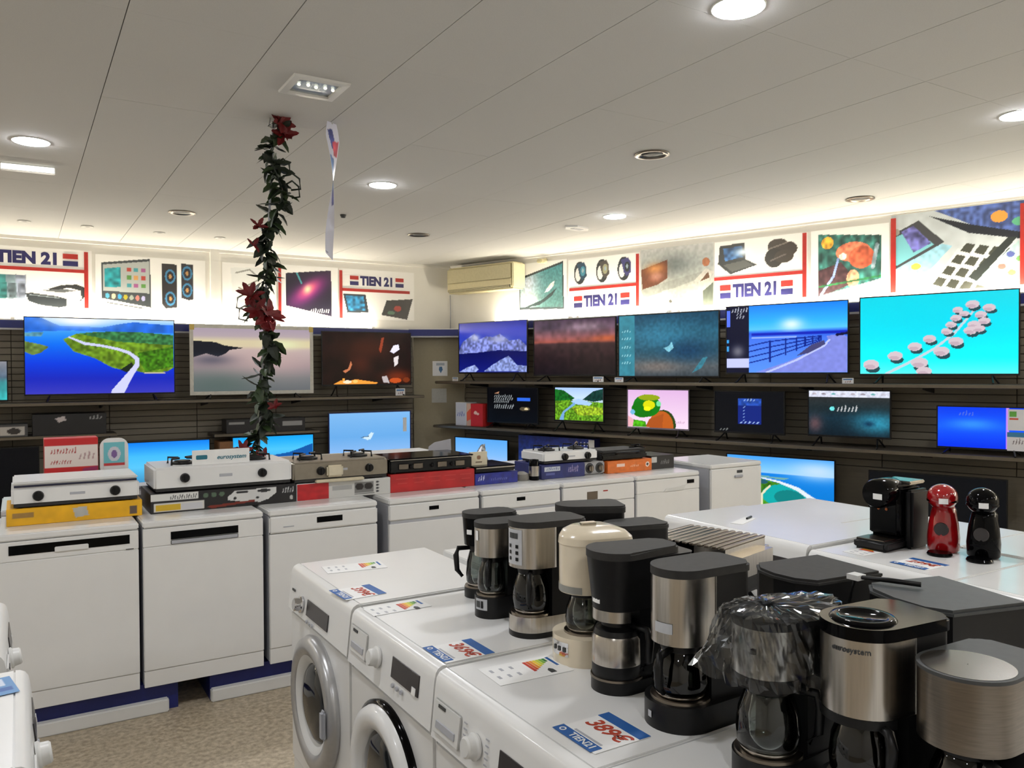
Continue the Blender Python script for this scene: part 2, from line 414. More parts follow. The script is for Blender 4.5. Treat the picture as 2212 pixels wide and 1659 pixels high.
obj('frame', xform(lathe([(.21, 0), (.205, -.012), (.155, -.014), (.150, -.002)], 4, cap=False), Matrix.Rotation(pi/4, 4, 'Z')), WHITE2, t)
obj('reflector', lathe([(.148, -.001), (.11, -.0045), (.001, -.005)], 30), mat('reflector_metal', (200, 205, 205), .3, metal=1.), t, smooth=True)
for a in range(5):
    obj('bulb', lathe([(.001, -.02), (.008, -.016), (.010, -.010), (.006, -.004)], 10, c=(-.09+.045*a, -.03-.012*(a % 2), 0)), mat('sparkle_bulb', (255, 255, 240), .2, emit=3 if False else .9), t, smooth=True)
t = thing('emergency_light', 'white strip emergency light on the ceiling under the leftmost downlight', 'light', (.08, 6.76, CEIL), radians(-3))
obj('body', box(-.17, .17, -.02, .03, -.05, 0, .006), WHITE2, t)
obj('diffuser', box(-.165, .165, -.026, -.02, -.046, -.008, .002, 1), mat('strip_diffuser', (255, 250, 235), .4, emit=1.6), t)
t = thing('ceiling_vent', 'small white six-sided vent cover by the downlight near the air conditioner', 'vent', (4.97, 6.82, CEIL), .2)
obj('cover', prism([(.17*cos(a*pi/3), .10*sin(a*pi/3)) for a in range(6)], -.018, 0), WHITE2, t)
obj('grille', box(-.07, .07, -.03, .03, -.022, -.018), GREYW, t)
tag(obj('smoke_detector', lathe([(.001, -.03), (.02, -.028), (.03, 0)], 16), DGREY, loc=(2.65, 7.39, CEIL), smooth=True), 'tiny dark ceiling sensor behind the hanging pennant', 'detector')

# ------------------------------------------------------------ air conditioner
ACM = mat('aged_cream_plastic', (208, 198, 158), .45, var=.03)
ac = thing('air_conditioner', 'cream wall air conditioner high in the corner on the right wall', 'air conditioner', RW(.79, 0, 2.83), RROT)
b = box(-.61, .61, -.26, -.004, 0, .35, .03, 3); obj('body', b, ACM, ac, auto=40)
obj('front_cover', box(-.58, .58, -.272, -.258, .13, .325, .008), mat('ac_cover', (190, 182, 146), .5), ac)
obj('air_outlet', box(-.56, .56, -.268, -.255, .015, .05), DGREY, ac)
for k in range(3): obj('louver', box(-.55, .55, -.274, -.262, .018+.011*k, .024+.011*k), ACM, ac)
obj('side_cap', box(.585, .615, -.266, -.02, .02, .335, .01), mat('ac_cap', (226, 218, 184), .4), ac)
cb = thing('cable', 'thin grey drain cable running down the wall corner below the air conditioner', 'cable', RW(.03, .03, 0), RROT)
obj('cord', tube([(0, 0, 2.36), (.005, 0, 2.6), (0, 0, 2.84)], .008, 8), GREYW, cb, smooth=True)
cb = thing('wall_camera', 'small pale security camera at the top of the right wall', 'camera', RW(1.72, 0, 3.17), RROT)
obj('mount', lathe([(.04, 0), (.035, .02), (.012, .06)], 16, axis='Y'), ACM, cb, smooth=True)
obj('housing', box(-.05, .03, -.12, -.04, -.03, .02, .01), ACM, cb)

# ------------------------------------------------------------ printed banners on the upper walls
PRINT = picmat('print')
def banner(label, frame, x0, x1, z0, z1, pic):
    t = thing('wall_banner', label, 'banner', frame(x0, x1), RROT if frame is RF else 0)
    w_ = x1-x0
    obj('panel', box(-w_/2, w_/2, -.006, 0, z0, z1), WALLM, t)
    if pic: pic_obj('print', pic, w_-.006, z1-z0-.006, PRINT, t, (0, -.0068, z0+.003))
    return t
def LF(x0, x1): return ((x0+x1)/2, YB-.002, 0)
def RF(x0, x1): return RW((x0+x1)/2, .002)
def stripe(t, x0, x1, z0, z1): obj('red_stripe', box(x0, x1, -.012, -.006, z0, z1), REDP, t)
def logo(t, xa, xb, zc, h):
    w_ = xb-xa; fwid = w_*.155
    for x in (xa+fwid/2, xb-fwid/2):
        obj('flag_mark', box(x-fwid/2, x+fwid/2, -.010, -.006, zc+.012, zc+h/2), REDP, t)
        obj('flag_mark', box(x-fwid/2, x+fwid/2, -.010, -.006, zc-h/2, zc-.012), NAVYP, t)
    o = text('lettering', 'TIEN 21', h*1.28, NAVYP, t, ((xa+xb)/2, -.007, zc-.004), bold=.055)
    o.scale.x = (w_*.60)/max(.01, o.dimensions.x)
W = (250, 249, 246)
# back wall, far left: logo over phones and a headset
p = Pic(150, 90, W)
for u, c in ((.30, (90, 120, 160)), (.36, (110, 150, 170)), (.42, (60, 130, 130)), (.47, (120, 140, 150)), (.53, (150, 160, 180))):
    p.poly([(u-.03, .47), (u+.035, .46), (u+.04, .85), (u-.02, .86)], c, .3, 1)
    p.poly([(u-.02, .6), (u+.03, .6), (u+.03, .84), (u-.01, .84)], tuple(v*.8 for v in c), .4, 1)
p.poly([(.70, .68), (.80, .60), (.90, .58), (.97, .64), (.96, .76), (.92, .86), (.90, .78), (.91, .68), (.84, .64), (.76, .70)], (44, 46, 48))
p.poly([(.56, .76), (.66, .70), (.80, .67), (.92, .68), (.93, .82), (.88, .92), (.80, .96)], (214, 214, 210)).poly([(.66, .70), (.80, .67), (.90, .68), (.80, .73)], (90, 94, 96))
p.poly([(.56, .76), (.60, .75), (.76, .79), (.83, .83), (.83, .95), (.78, .98), (.66, .95), (.58, .89)], (40, 46, 50)).line([(.59, .78), (.78, .82)], .008, (120, 130, 134))
t = banner('banner with TIEN 21 logo above phones and a virtual reality headset', LF, -.75, .73, 2.47, 3.14, p)
stripe(t, -.73, .66, 2.90-.018, 2.90+.018); stripe(t, .66, .70, 2.49, 3.12); logo(t, -.5+.14, .60, 3.02, .135)
p = Pic(150, 84, W)
p.poly([(.05, .15), (.48, .03), (.49, .97), (.05, .82)], (60, 66, 70)).poly([(.065, .19), (.47, .08), (.475, .7), (.065, .68)], (176, 182, 180))
p.poly([(.075, .26), (.22, .22), (.22, .60), (.075, .61)], (40, 140, 150), .4, 1.2)
for i in range(3):
    for j in range(3): p.rect(.27+.065*i, .22+.15*j, .31+.065*i, .30+.15*j, [(176, 70, 60), (90, 140, 70), (70, 150, 160), (200, 150, 90), (160, 90, 140)][(i*2+j) % 5])
for i in range(7): p.ell(.10+.053*i, .77+.005*i, .018, .05, [(80, 160, 190), (220, 200, 160), (60, 150, 200), (160, 150, 40), (150, 160, 150), (190, 120, 110), (170, 170, 210)][i])
p.line([(.1, .90), (.42, .99)], .012, (80, 84, 84))
p.poly([(.59, .10), (.73, .11), (.73, .95), (.62, .98), (.59, .9)], (40, 38, 40)).poly([(.77, .08), (.88, .09), (.88, .78), (.84, .8), (.77, .76)], (44, 42, 46))
for u, v in ((.665, .35), (.665, .78), (.825, .27), (.825, .60)):
    p.ell(u, v, .048, .14, (60, 120, 160)).ell(u, v, .034, .10, (34, 34, 40)).ell(u, v, .014, .045, (170, 130, 80))
t = banner('banner picturing a smart television and a pair of blue-ringed speakers', LF, .76, 1.95, 2.50, 3.11, p)
p = Pic(90, 84, W).poly([(.15, .1), (.85, .06), (.9, .9), (.2, .95)], (236, 238, 236)).line([(.25, .2), (.5, .12), (.7, .3), (.45, .45)], .03, (150, 150, 146)).line([(.3, .5), (.5, .62), (.7, .55)], .03, (150, 140, 130)).poly([(.3, .75), (.7, .72), (.7, .82), (.3, .85)], (190, 190, 186))
t = banner('pale banner of white appliances half hidden behind the poinsettia garland', LF, 2.14, 2.80, 2.50, 3.11, p)
p = Pic(120, 84, W)
p.poly([(.12, .16), (.88, .06), (.89, .97), (.12, .78)], (24, 18, 40))
m_ = p.inside([(.12, .16), (.88, .06), (.89, .97), (.12, .78)]); keep = p.a.copy()
p.ell(.50, .48, .42, .22, (150, 40, 140), 1.6, -.5).ell(.50, .45, .22, .14, (240, 110, 130), 2.0, -.55).ell(.48, .45, .08, .09, (255, 230, 190), 1.6, -.6)
p.line([(.30, .14), (.38, .34)], .025, (70, 150, 160)); q_ = p.a.copy(); p.a = keep; p.a[m_] = q_[m_]
p.script(.52, .85, .86, .07, (230, 230, 235), 9)
t = banner('banner between two red bars picturing a television with a purple galaxy', LF, 2.82, 3.61, 2.46, 3.13, p)
stripe(t, -.39, -.355, 2.47, 3.10)
p = Pic(130, 84, W)
p.poly([(.05, .50), (.34, .50), (.38, .86), (.10, .88)], (46, 52, 58)).poly([(.08, .54), (.31, .54), (.34, .82), (.12, .84)], (40, 110, 150), .6, 1)
p.poly([(.62, .60), (.98, .55), (.90, .98), (.55, .90)], (40, 38, 38)).ell(.77, .76, .05, .06, (160, 60, 50)).ell(.68, .85, .05, .04, (80, 110, 90))
t = banner('banner with TIEN 21 logo above two small tablets, next to the room corner', LF, 3.62, 4.70, 2.46, 3.13, p)
stripe(t, -.535, -.495, 2.47, 3.10); stripe(t, -.50, .47, 2.83, 2.868); logo(t, -.39, .38, 2.975, .125)
# right wall
p = Pic(110, 84, W)
p.poly([(.02, .28), (.93, .03), (.95, .97), (.02, .93)], (40, 50, 54)); s_ = [(.04, .32), (.91, .08), (.92, .93), (.04, .88)]
m_ = p.inside(s_); keep = p.a.copy(); p.vgrad([(0, (60, 130, 140)), (.5, (80, 130, 132)), (1, (50, 80, 78))])
p.ell(.2, .4, .25, .35, (196, 206, 224), 1.2).ell(.2, .75, .25, .2, (226, 236, 232), 1.5).poly([(.1, .9), (.5, .76), (.8, .55), (.7, .7), (.45, .86)], (34, 50, 52)).poly([(.55, .62), (.66, .46), (.76, .40), (.74, .50), (.64, .60)], (224, 232, 228), .2).grain(.15, .6)
q_ = p.a.copy(); p.a = keep; p.a[m_] = q_[m_]
banner('banner picturing a television with a teal ocean wave, beside the air conditioner', RF, 1.27, 2.07, 2.52, 3.17, p)
p = Pic(120, 84, W)
for u, c1, c2 in ((.18, (60, 130, 150), (30, 60, 80)), (.50, (150, 150, 120), (70, 66, 62)), (.80, (34, 40, 44), (60, 60, 110))):
    p.ell(u-.01, .27, .085, .22, (36, 42, 46)).ell(u-.035, .30, .040, .13, (230, 230, 228)).poly([(u-.05, .10), (u+.05, .07), (u+.085, .16), (u+.09, .34), (u+.03, .42), (u-.01, .34)], c2)
    p.ell(u+.035, .24, .036, .095, c1).ell(u+.035, .23, .014, .04, (150, 170, 180))
t = banner('banner with three smart watches above the TIEN 21 logo', RF, 2.09, 3.13, 2.50, 3.15, p)
stripe(t, -.50, .47, 2.775-.018, 2.775+.018); stripe(t, .47, .51, 2.52, 3.13); logo(t, -.43, .38, 2.615, .14)
p = Pic(140, 90, (206, 208, 200)).vgrad([(0, (236, 238, 236)), (.3, (196, 204, 200)), (.6, (206, 208, 198)), (1, (226, 226, 218))])
p.ell(.45, .3, .3, .2, (130, 138, 138), 1.5).poly([(0, .33), (.38, .20), (.38, .50), (.2, .62), (.02, .66)], (110, 60, 36)).ell(.2, .33, .14, .1, (236, 160, 90), 1.3).ell(.22, .46, .12, .09, (214, 150, 130), 1.5)
p.poly([(0, .66), (.4, .55), (.95, .42), (1, .48), (.5, .66), (.04, .8)], (176, 180, 172)).poly([(.3, .70), (.96, .60), (1, .98), (.3, 1)], (216, 218, 208)).ell(.9, .30, .05, .07, (190, 120, 80)).poly([(.74, .58), (.9, .40), (1, .46), (.9, .64)], (226, 222, 210)).poly([(.82, .6), (.93, .45), (.95, .55)], (110, 76, 50))
p.poly([(.86, .75), (1, .62), (1, .98), (.86, .98)], (96, 104, 92)).ell(.42, .88, .02, .03, (80, 80, 74)).grain(.08, .8); p.a *= .78
banner('pale photo banner of a hall with a counter and an orange window', RF, 3.145, 4.07, 2.46, 3.17, p)
p = Pic(120, 84, W)
p.poly([(.06, .07), (.34, .05), (.35, .32), (.48, .42), (.18, .54), (.04, .36)], (52, 54, 54)).poly([(.10, .12), (.31, .10), (.32, .28), (.12, .32)], (60, 100, 150), .5, 1).ell(.33, .20, .10, .07, (225, 240, 255), 1.2).poly([(.10, .38), (.34, .33), (.44, .42), (.2, .50)], (86, 88, 84))
p.ell(.70, .16, .11, .11, (62, 56, 50)).ell(.80, .22, .10, .11, (56, 50, 46)).ell(.66, .34, .10, .15, (48, 46, 42)).ell(.76, .33, .10, .10, (60, 54, 48)).line([(.6, .2), (.8, .12)], .015, (110, 104, 96)).line([(.62, .38), (.78, .30)], .015, (100, 94, 88))
t = banner('banner with a laptop and dark headphones above the TIEN 21 logo', RF, 4.075, 5.10, 2.48, 3.16, p)
stripe(t, -.51, .46, 2.755-.018, 2.755+.018); stripe(t, .46, .50, 2.50, 3.15); logo(t, -.445, .36, 2.61, .145)
p = Pic(120, 90, W); s_ = [(.10, .06), (.90, .16), (.90, .78), (.10, .98)]
m_ = p.inside(s_); keep = p.a.copy(); p.a[:] = (46, 96, 90); p.grain(.5, 2)
p.poly([(.1, .6), (.4, .5), (.6, .8), (.1, 1)], (60, 40, 44)).ell(.22, .2, .08, .09, (230, 170, 60)).ell(.55, .36, .22, .14, (220, 120, 90)).ell(.66, .45, .16, .16, (200, 96, 66)).ell(.55, .75, .08, .13, (206, 140, 110)).ell(.42, .42, .05, .05, (230, 214, 200))
p.line([(.14, .95), (.3, .7), (.36, .45)], .03, (120, 140, 190)).line([(.85, .3), (.8, .6)], .05, (130, 150, 160)).line([(.1, .84), (.9, .74)], .02, (30, 90, 50)).grain(.35, 1)
q_ = p.a.copy(); p.a = keep; p.a[m_] = q_[m_]
banner('banner picturing a television with an orange and green fantasy game', RF, 5.13, 5.88, 2.48, 3.16, p)
p = Pic(170, 110, (196, 204, 208)).grain(.06, 2)
p.poly([(0, .25), (.22, .10), (.42, .40), (.12, .66), (0, .72)], (60, 62, 66)).poly([(0, .30), (.18, .2), (.34, .42), (.06, .64), (0, .66)], (120, 190, 200)).poly([(.08, .22), (.18, .16), (.32, .40), (.18, .50)], (90, 90, 150), .5, 1).ell(.02, .22, .05, .05, (150, 150, 140))
p.poly([(0, .72), (.4, .42), (.48, .46), (.16, .98), (0, 1)], (150, 200, 220), .1).ell(.06, .84, .035, .04, (240, 240, 230)).ell(.20, .68, .04, .04, (220, 210, 80))
p.poly([(.34, 0), (1, 0), (1, .38), (.62, .22)], (70, 90, 150), .4, 1).poly([(.30, .06), (.62, .22), (1, .38), (1, .46), (.60, .32)], (26, 30, 40)).ell(.82, .16, .06, .07, (236, 160, 70)).ell(.96, .24, .05, .05, (90, 170, 130))
p.poly([(.28, 1), (.52, .50), (.80, .62), (.78, 1)], (222, 224, 222))
for i in range(4):
    for j in range(4):
        u, v = .33+.10*i+.07*j, .92-.13*j+.035*i
        p.poly([(u, v), (u+.045, v-.09), (u+.11, v-.06), (u+.07, v+.04)], (60, 62, 54))
p.poly([(.78, .72), (.96, .46), (1, .46), (1, 1), (.74, 1), (.62, .92)], (176, 206, 206), .1).poly([(.6, .86), (.88, .42), (.95, .42), (.66, .92)], (40, 46, 44))
for u, v, c in ((.84, .76, (200, 110, 100)), (.90, .62, (80, 90, 150)), (.91, .84, (220, 206, 90)), (.97, .68, (110, 160, 90)), (.93, .95, (220, 160, 110))): p.ell(u, v, .03, .035, c)
t = banner('large photo banner of phones and a keyboard between red bars at the far right', RF, 5.89, 6.98, 2.48, 3.22, p)
stripe(t, -.545, -.50, 2.49, 3.19); stripe(t, .505, .55, 2.49, 3.19)

# ------------------------------------------------------------ shelves
def shelf(label, frame, x0, x1, ztop, off0, off1, nbr, lip=True):
    left = frame == 'L'
    loc = ((x0+x1)/2, YB, 0) if left else RW((x0+x1)/2, 0); w_ = x1-x0
    t = thing('display_shelf', label, 'shelf', loc, 0 if left else RROT)
    obj('board', box(-w_/2, w_/2, -off1, -off0, ztop-.035, ztop, .004, 1), SHELFM, t)
    if lip: obj('edge_strip', box(-w_/2, w_/2, -off1-.006, -off1, ztop-.03, ztop-.004), mat('shelf_edge', (100, 92, 78), .35, metal=.4), t)
    bm = prism([(0, 0), (0, -.05), (.34, -.015), (.34, 0)], -.008, .008)
    xform(bm, Matrix(((0, 0, 1, 0), (-1, 0, 0, 0), (0, 1, 0, 0), (0, 0, 0, 1))))
    me = None
    for k in range(nbr):
        x = -w_/2+w_*(k+.5)/nbr
        if me is None:
            o = obj('bracket', bm, BLACKM, t); me = o
        else:
            o = me.copy(); C.objects.link(o)
        o.parent = t; o.location = (x, -off0, ztop-.036)
    return t
shelf('long dark shelf under the three large televisions on the back wall', 'L', -1.9, 4.50, 1.455, .295, .74, 6)
shelf('dark shelf on the back wall holding the black boxes at the far left', 'L', -1.9, .90, 1.115, .295, .68, 3)
shelf('short dark shelf holding the sound bar box behind the garland', 'L', 1.90, 3.12, 1.055, .295, .68, 0)
shelf('low dark shelf on the back wall behind the white appliances', 'L', -1.9, 3.14, .345, .295, .78, 4)
shelf('low dark shelf under the pale blue television beside the column', 'L', 3.16, 4.50, .565, .295, .78, 2)
shelf('upper long dark shelf on the right wall under the big televisions', 'R', .45, 9.0, 1.635, .295, .74, 8)
shelf('middle long dark shelf on the right wall under the small televisions', 'R', .41, 9.0, 1.056, .295, .74, 8)
shelf('lowest long dark shelf on the right wall, mostly hidden', 'R', .45, 9.0, .29, .295, .80, 8)

# ------------------------------------------------------------ televisions
def make_tv(label, loc, rz, w_, h_, pic, emit=1., foot=.07, bez=.010, bezm=BLACK, group=None, tilt=0., feet='legs', btm=.016):
    t = thing('television', label, 'television', loc, rz, group)
    z0 = foot
    b = box(-w_/2, w_/2, -.018, .0, z0, z0+h_, .004, 1); box(-w_*.36, w_*.36, 0, .045, z0+.03, z0+h_*.62, .012, 2, bm=b); obj('housing', b, BLACK, t)
    iw, ih = w_-2*bez, h_-bez-btm
    b = box(-w_/2, w_/2, -.026, -.018, z0+h_-bez, z0+h_); box(-w_/2, w_/2, -.026, -.018, z0, z0+btm, bm=b)
    for s in (-1, 1): box(min(s*w_/2, s*(w_/2-bez)), max(s*w_/2, s*(w_/2-bez)), -.026, -.018, z0+btm, z0+h_-bez, bm=b)
    obj('bezel', b, bezm, t)
    pic_obj('screen', pic, iw, ih, picmat('screen', emit, .2), t, (0, -.0205, z0+btm))
    if foot > 0:
        fx = w_*.34 if feet == 'legs' else .12
        for s in (-1, 1):
            b = tube([(s*fx, -.005, z0+.01), (s*(fx+.03), -.12, .010), (s*(fx+.034), -.15, .009)], .008, 8)
            tube([(s*fx, -.005, z0+.01), (s*(fx+.03), .09, .010), (s*(fx+.032), .11, .009)], .008, 8, bm=b)
            obj('foot', b, BLACK, t, smooth=True)
    return t
def tvL(label, x0, x1, ztop, zshelf, pic, y=9.70, h=None, **k):
    w_ = x1-x0; h_ = h or w_*.5665; foot = ztop-h_-zshelf
    return make_tv(label, ((x0+x1)/2, y, zshelf), 0, w_, h_, pic, foot=max(foot, .02), **k)
def tvR(label, t0, t1, ztop, zshelf, pic, off=.58, h=None, **k):
    w_ = t1-t0; h_ = h or w_*.5665; foot = ztop-h_-zshelf
    return make_tv(label, RW((t0+t1)/2, off, zshelf), RROT, w_, h_, pic, foot=max(foot, .02), **k)
# 1 coast road
p = Pic(200, 113).vgrad([(0, (200, 230, 255)), (.1, (90, 170, 245)), (.2, (50, 150, 245)), (.35, (10, 110, 245)), (.6, (8, 60, 225)), (.8, (24, 40, 190)), (1, (60, 60, 190))])
p.poly([(0, 0), (.1, .0), (.22, .10), (.5, .11), (.62, .06), (.72, .03), (.85, .05), (1, .06), (1, .17), (.6, .17), (.3, .16), (0, .19)], (40, 110, 225), .15, 2)
p.ell(.35, .03, .2, .08, (255, 255, 255), 1.).poly([(0, .20), (.12, .19), (.1, .25), (0, .25)], (90, 150, 170), .2)
p.poly([(0, .31), (.1, .35), (.15, .38), (.10, .46), (.05, .49), (0, .45)], (104, 130, 60), .3)
p.poly([(.24, .28), (.33, .20), (.45, .175), (.55, .17), (.8, .175), (1, .22), (1, .65), (.95, .71), (.8, .735), (.73, .70), (.62, .68), (.56, .65), (.45, .53), (.31, .44)], (104, 140, 34), .35, .9)
p.poly([(.33, .2), (.55, .165), (.8, .17), (1, .20), (1, .34), (.6, .30), (.45, .24)], (58, 120, 70), .35, .8)
p.poly([(.74, .45), (1, .36), (1, .64), (.8, .71), (.76, .6)], (64, 118, 22), .4, .7)
p.poly([(.62, .68), (.7, .58), (.72, .66), (.66, .72)], (30, 40, 30)).line([(.79, .725), (.93, .73)], .012, (200, 190, 160))
p.line([(.28, .25), (.38, .33), (.5, .36), (.6, .40), (.68, .45), (.735, .53), (.735, .62), (.69, .74), (.6, .99)], [.012, .02, .018, .02, .022, .028, .034, .045, .085], (212, 214, 250))
tvL('large television with an aerial picture of a coast road, leftmost complete one', .054, 1.501, 2.346, 1.455, p, emit=1.05)
# 2 sunset lake, white wrap around the frame
p = Pic(180, 102).vgrad([(0, (176, 160, 176)), (.12, (186, 170, 176)), (.2, (226, 214, 170)), (.28, (230, 220, 170)), (.34, (200, 180, 176)), (.6, (160, 142, 146)), (.8, (120, 122, 124)), (1, (104, 108, 112))])
p.ell(.6, .5, .5, .3, (206, 176, 172), 1.2, k=.7).ell(.2, .9, .4, .25, (84, 104, 98), 1.2, k=.7).ell(.75, .25, .15, .08, (236, 240, 190), 1)
p.poly([(.0, .20), (.18, .22), (.25, .27), (.42, .31), (.3, .34), (.26, .40), (.2, .45), (.1, .40), (0, .46)], (26, 28, 36)).ell(.15, .5, .2, .1, (60, 64, 84), 1.2, k=.6)
wrapm = mat('white_wrap', (196, 194, 184), .4, var=.06)
t2 = tvL('large television with a pale sunset lake and white protective frame edges', 1.656, 3.077, 2.308, 1.455, p, emit=.95, bez=.04, bezm=wrapm, btm=.04)
for s in (-1, 1): obj('corner_guard', box(s*.685-.025, s*.685+.025, -.029, -.0262, .79, .852), mat('yellow_tape', (196, 172, 90), .5), t2)
# 3 fireplace
p = Pic(160, 90, (26, 12, 10)).grain(.3, 3)
p.ell(.5, .3, .3, .25, (60, 24, 14), 1.2).ell(.42, .6, .12, .2, (66, 26, 16), 1.2).ell(.85, .85, .2, .15, (110, 40, 16), 1.5)
p.poly([(.22, .74), (.28, .70), (.31, .55), (.325, .62), (.30, .72), (.25, .78)], (200, 120, 80)).poly([(.63, .33), (.66, .10), (.69, .08), (.67, .28), (.65, .40)], (150, 60, 34)).poly([(.76, .36), (.80, .24), (.86, .22), (.87, .32), (.80, .40)], (236, 232, 250)).poly([(.80, .48), (.86, .44), (.85, .6), (.81, .66)], (230, 220, 220))
p.poly([(.12, .99), (.2, .92), (.28, .94), (.36, .9), (.62, .97), (.6, .99)], (250, 160, 60)).ell(.27, .95, .05, .03, (255, 230, 200)).ell(.23, .91, .015, .03, (255, 170, 70)).ell(.36, .94, .03, .03, (255, 200, 110)).poly([(.66, .85), (.72, .84), (.75, .98), (.68, .97)], (190, 180, 180)).ell(.82, .93, .07, .05, (196, 80, 30)).ell(.95, .92, .04, .05, (120, 50, 20))
tvL('large television with a dark fireplace picture, beside the corner column', 3.182, 4.378, 2.264, 1.455, p, emit=1.1)
# 4 cut off at the left edge
p = Pic(80, 50).vgrad([(0, (150, 150, 160)), (.4, (90, 110, 130)), (.55, (70, 160, 165)), (1, (60, 190, 190))]).grain(.15, 1)
tvL('teal and grey television cut by the left edge of the picture', -.82, -.086, 1.885, 1.455, p)
# lower ones on the back wall
p = Pic(140, 80).vgrad([(0, (20, 130, 245)), (.25, (70, 190, 255)), (.45, (90, 200, 250)), (1, (40, 90, 140))]).poly([(.55, .42), (.7, .36), (.8, .37), (.9, .5), (.5, .5)], (30, 80, 170))
tvL('blue sky television peeping over the hobs on the left', .744, 1.868, 1.003, .345, p, emit=1.05)
p = Pic(120, 70).vgrad([(0, (20, 165, 250)), (.3, (80, 200, 255)), (1, (40, 110, 190))]).poly([(.4, .45), (.7, .38), (1, .20), (1, .7), (.4, .7)], (20, 90, 170)).poly([(0, .5), (.3, .42), (.6, .5), (.6, 1), (0, 1)], (170, 130, 80))
tvL('bright blue television behind the lower end of the garland', 2.109, 3.076, 1.008, .345, p, emit=1.05)
p = Pic(130, 74, (120, 182, 244)).vgrad([(0, (130, 190, 246)), (.5, (108, 176, 240)), (1, (160, 200, 252))]).poly([(.38, .52), (.46, .50), (.50, .42), (.54, .43), (.50, .56), (.46, .58)], (214, 240, 255)).line([(.38, .52), (.47, .50)], .01, (70, 110, 150))
tc = tvL('pale blue television beside the column, a small white swoosh on it', 3.262, 4.367, 1.254, .565, p, emit=1., bez=.012, bezm=mat('navy_bezel', (26, 40, 110), .3))
obj('sticker', box(.44, .49, -.03, -.027, .42, .60), PAPER, tc)
p = Pic(60, 36, (12, 12, 14))
tvL('switched off dark television low at the far left', -.95, .18, .99, .345, p)

# right wall upper row
p = Pic(150, 86).vgrad([(0, (20, 36, 150)), (.15, (30, 50, 190)), (.4, (50, 70, 190)), (.6, (10, 16, 90)), (.8, (12, 20, 110)), (1, (20, 30, 130))])
p.poly([(0, .55), (.05, .38), (.18, .26), (.24, .22), (.3, .34), (.42, .28), (.52, .30), (.62, .24), (.75, .38), (.9, .36), (1, .5), (1, .6), (.6, .56), (.3, .60), (0, .62)], (120, 130, 200), .45, .8)
p.ell(.25, .3, .08, .08, (190, 196, 230), 1.5).ell(.6, .35, .15, .08, (170, 176, 220), 1.5)
p.poly([(.38, .98), (.5, .86), (.62, .76), (.74, .68), (.8, .76), (.86, .86), (1, .88), (1, .99)], (140, 156, 220), .35, .7).poly([(0, .99), (.12, .90), (.24, .85), (.30, .94), (.25, 1)], (150, 166, 226), .3, .7)
tvR('television with a deep blue iceberg picture, first of the right wall upper row', .749, 1.912, 2.39, 1.635, p)
p = Pic(150, 86).vgrad([(0, (70, 50, 72)), (.15, (90, 66, 84)), (.3, (140, 84, 90)), (.40, (150, 76, 66)), (.44, (60, 38, 42)), (.7, (40, 24, 28)), (1, (26, 18, 22))])
p.ell(.65, .14, .3, .1, (150, 124, 140), 1.5).ell(.9, .36, .2, .06, (196, 96, 60), 1.3).ell(.2, .1, .2, .1, (60, 44, 66), 1.3).grain(.2, 1.5)
tvR('television with a dark red sunset picture, second in the right wall upper row', 2.009, 3.184, 2.367, 1.635, p)
p = Pic(160, 90).vgrad([(0, (30, 70, 96)), (.3, (44, 100, 126)), (.6, (44, 84, 104)), (.85, (90, 96, 100)), (1, (60, 70, 78))])
p.ell(.45, .35, .3, .25, (56, 126, 156), 1.2).ell(.7, .6, .25, .2, (26, 66, 100), 1.5).ell(.4, .85, .25, .1, (124, 116, 112), 1.3).poly([(.47, .55), (.52, .52), (.55, .45), (.57, .55), (.52, .62)], (130, 200, 220)).poly([(.75, .95), (.85, .72), (.9, .7), (.84, .88)], (60, 130, 150)).grain(.12, .7)
p.rect(0, 0, .165, 1, (58, 138, 158)).rect(0, 0, .165, 1, (58, 138, 158), .08)
for v in (.26, .38, .52, .66, .78): p.script(.02, .13, v, .04, (150, 214, 224), 4)
tvR('television with a teal stormy picture and menu strip, in the middle of the upper row', 3.217, 4.425, 2.371, 1.635, p)
p = Pic(180, 102).vgrad([(0, (30, 130, 250)), (.25, (50, 180, 255)), (.36, (90, 200, 255)), (.41, (40, 90, 230)), (.5, (70, 120, 240)), (1, (90, 150, 250))])
p.ell(.56, .30, .10, .10, (220, 245, 255), 1.2).rect(.22, .41, 1, .455, (20, 40, 190)).rect(.22, .47, .6, .49, (150, 180, 255))
p.poly([(.25, 1), (.5, .86), (.72, .70), (.86, .58), (.84, .48), (.95, .46), (1, .5), (1, 1)], (130, 140, 226), .05).line([(.35, 1), (.6, .82), (.82, .62), (.86, .54)], .016, (190, 200, 255)).poly([(.6, .76), (.72, .6), (.82, .54), (.83, .60), (.7, .72)], (70, 70, 120)).line([(.92, .47), (1, .45)], .02, (20, 20, 60))
for k in range(4): p.line([(.2, .60+k*.085), (.36, .545+k*.082), (.5, .52+k*.065), (.6, .505+k*.05), (.8, .48+k*.02)], .010, (10, 40, 150))
for u, v0, v1 in ((.38, .53, .84), (.51, .51, .74), (.60, .50, .68), (.67, .49, .62), (.73, .485, .58), (.78, .48, .55)): p.line([(u, v0), (u, v1)], .012, (10, 36, 140))
p.rect(0, 0, .2, 1, (18, 20, 44)); p.rect(0, .05, .03, .30, (90, 120, 250)); p.rect(0, .5, .022, .55, (60, 160, 230)); p.rect(0, .6, .022, .68, (60, 160, 230))
p.script(.04, .19, .05, .06, (170, 174, 190), 6).script(.08, .14, .11, .04, (150, 154, 170), 2).script(.08, .16, .16, .04, (150, 154, 170), 3)
p.ell(.1, .68, .06, .10, (110, 110, 124), 1.3).rect(0, .79, .2, .925, (200, 206, 255))
tvR('television with a blue seaside road, railing and black side menu', 4.495, 5.695, 2.40, 1.635, p, emit=1.1)
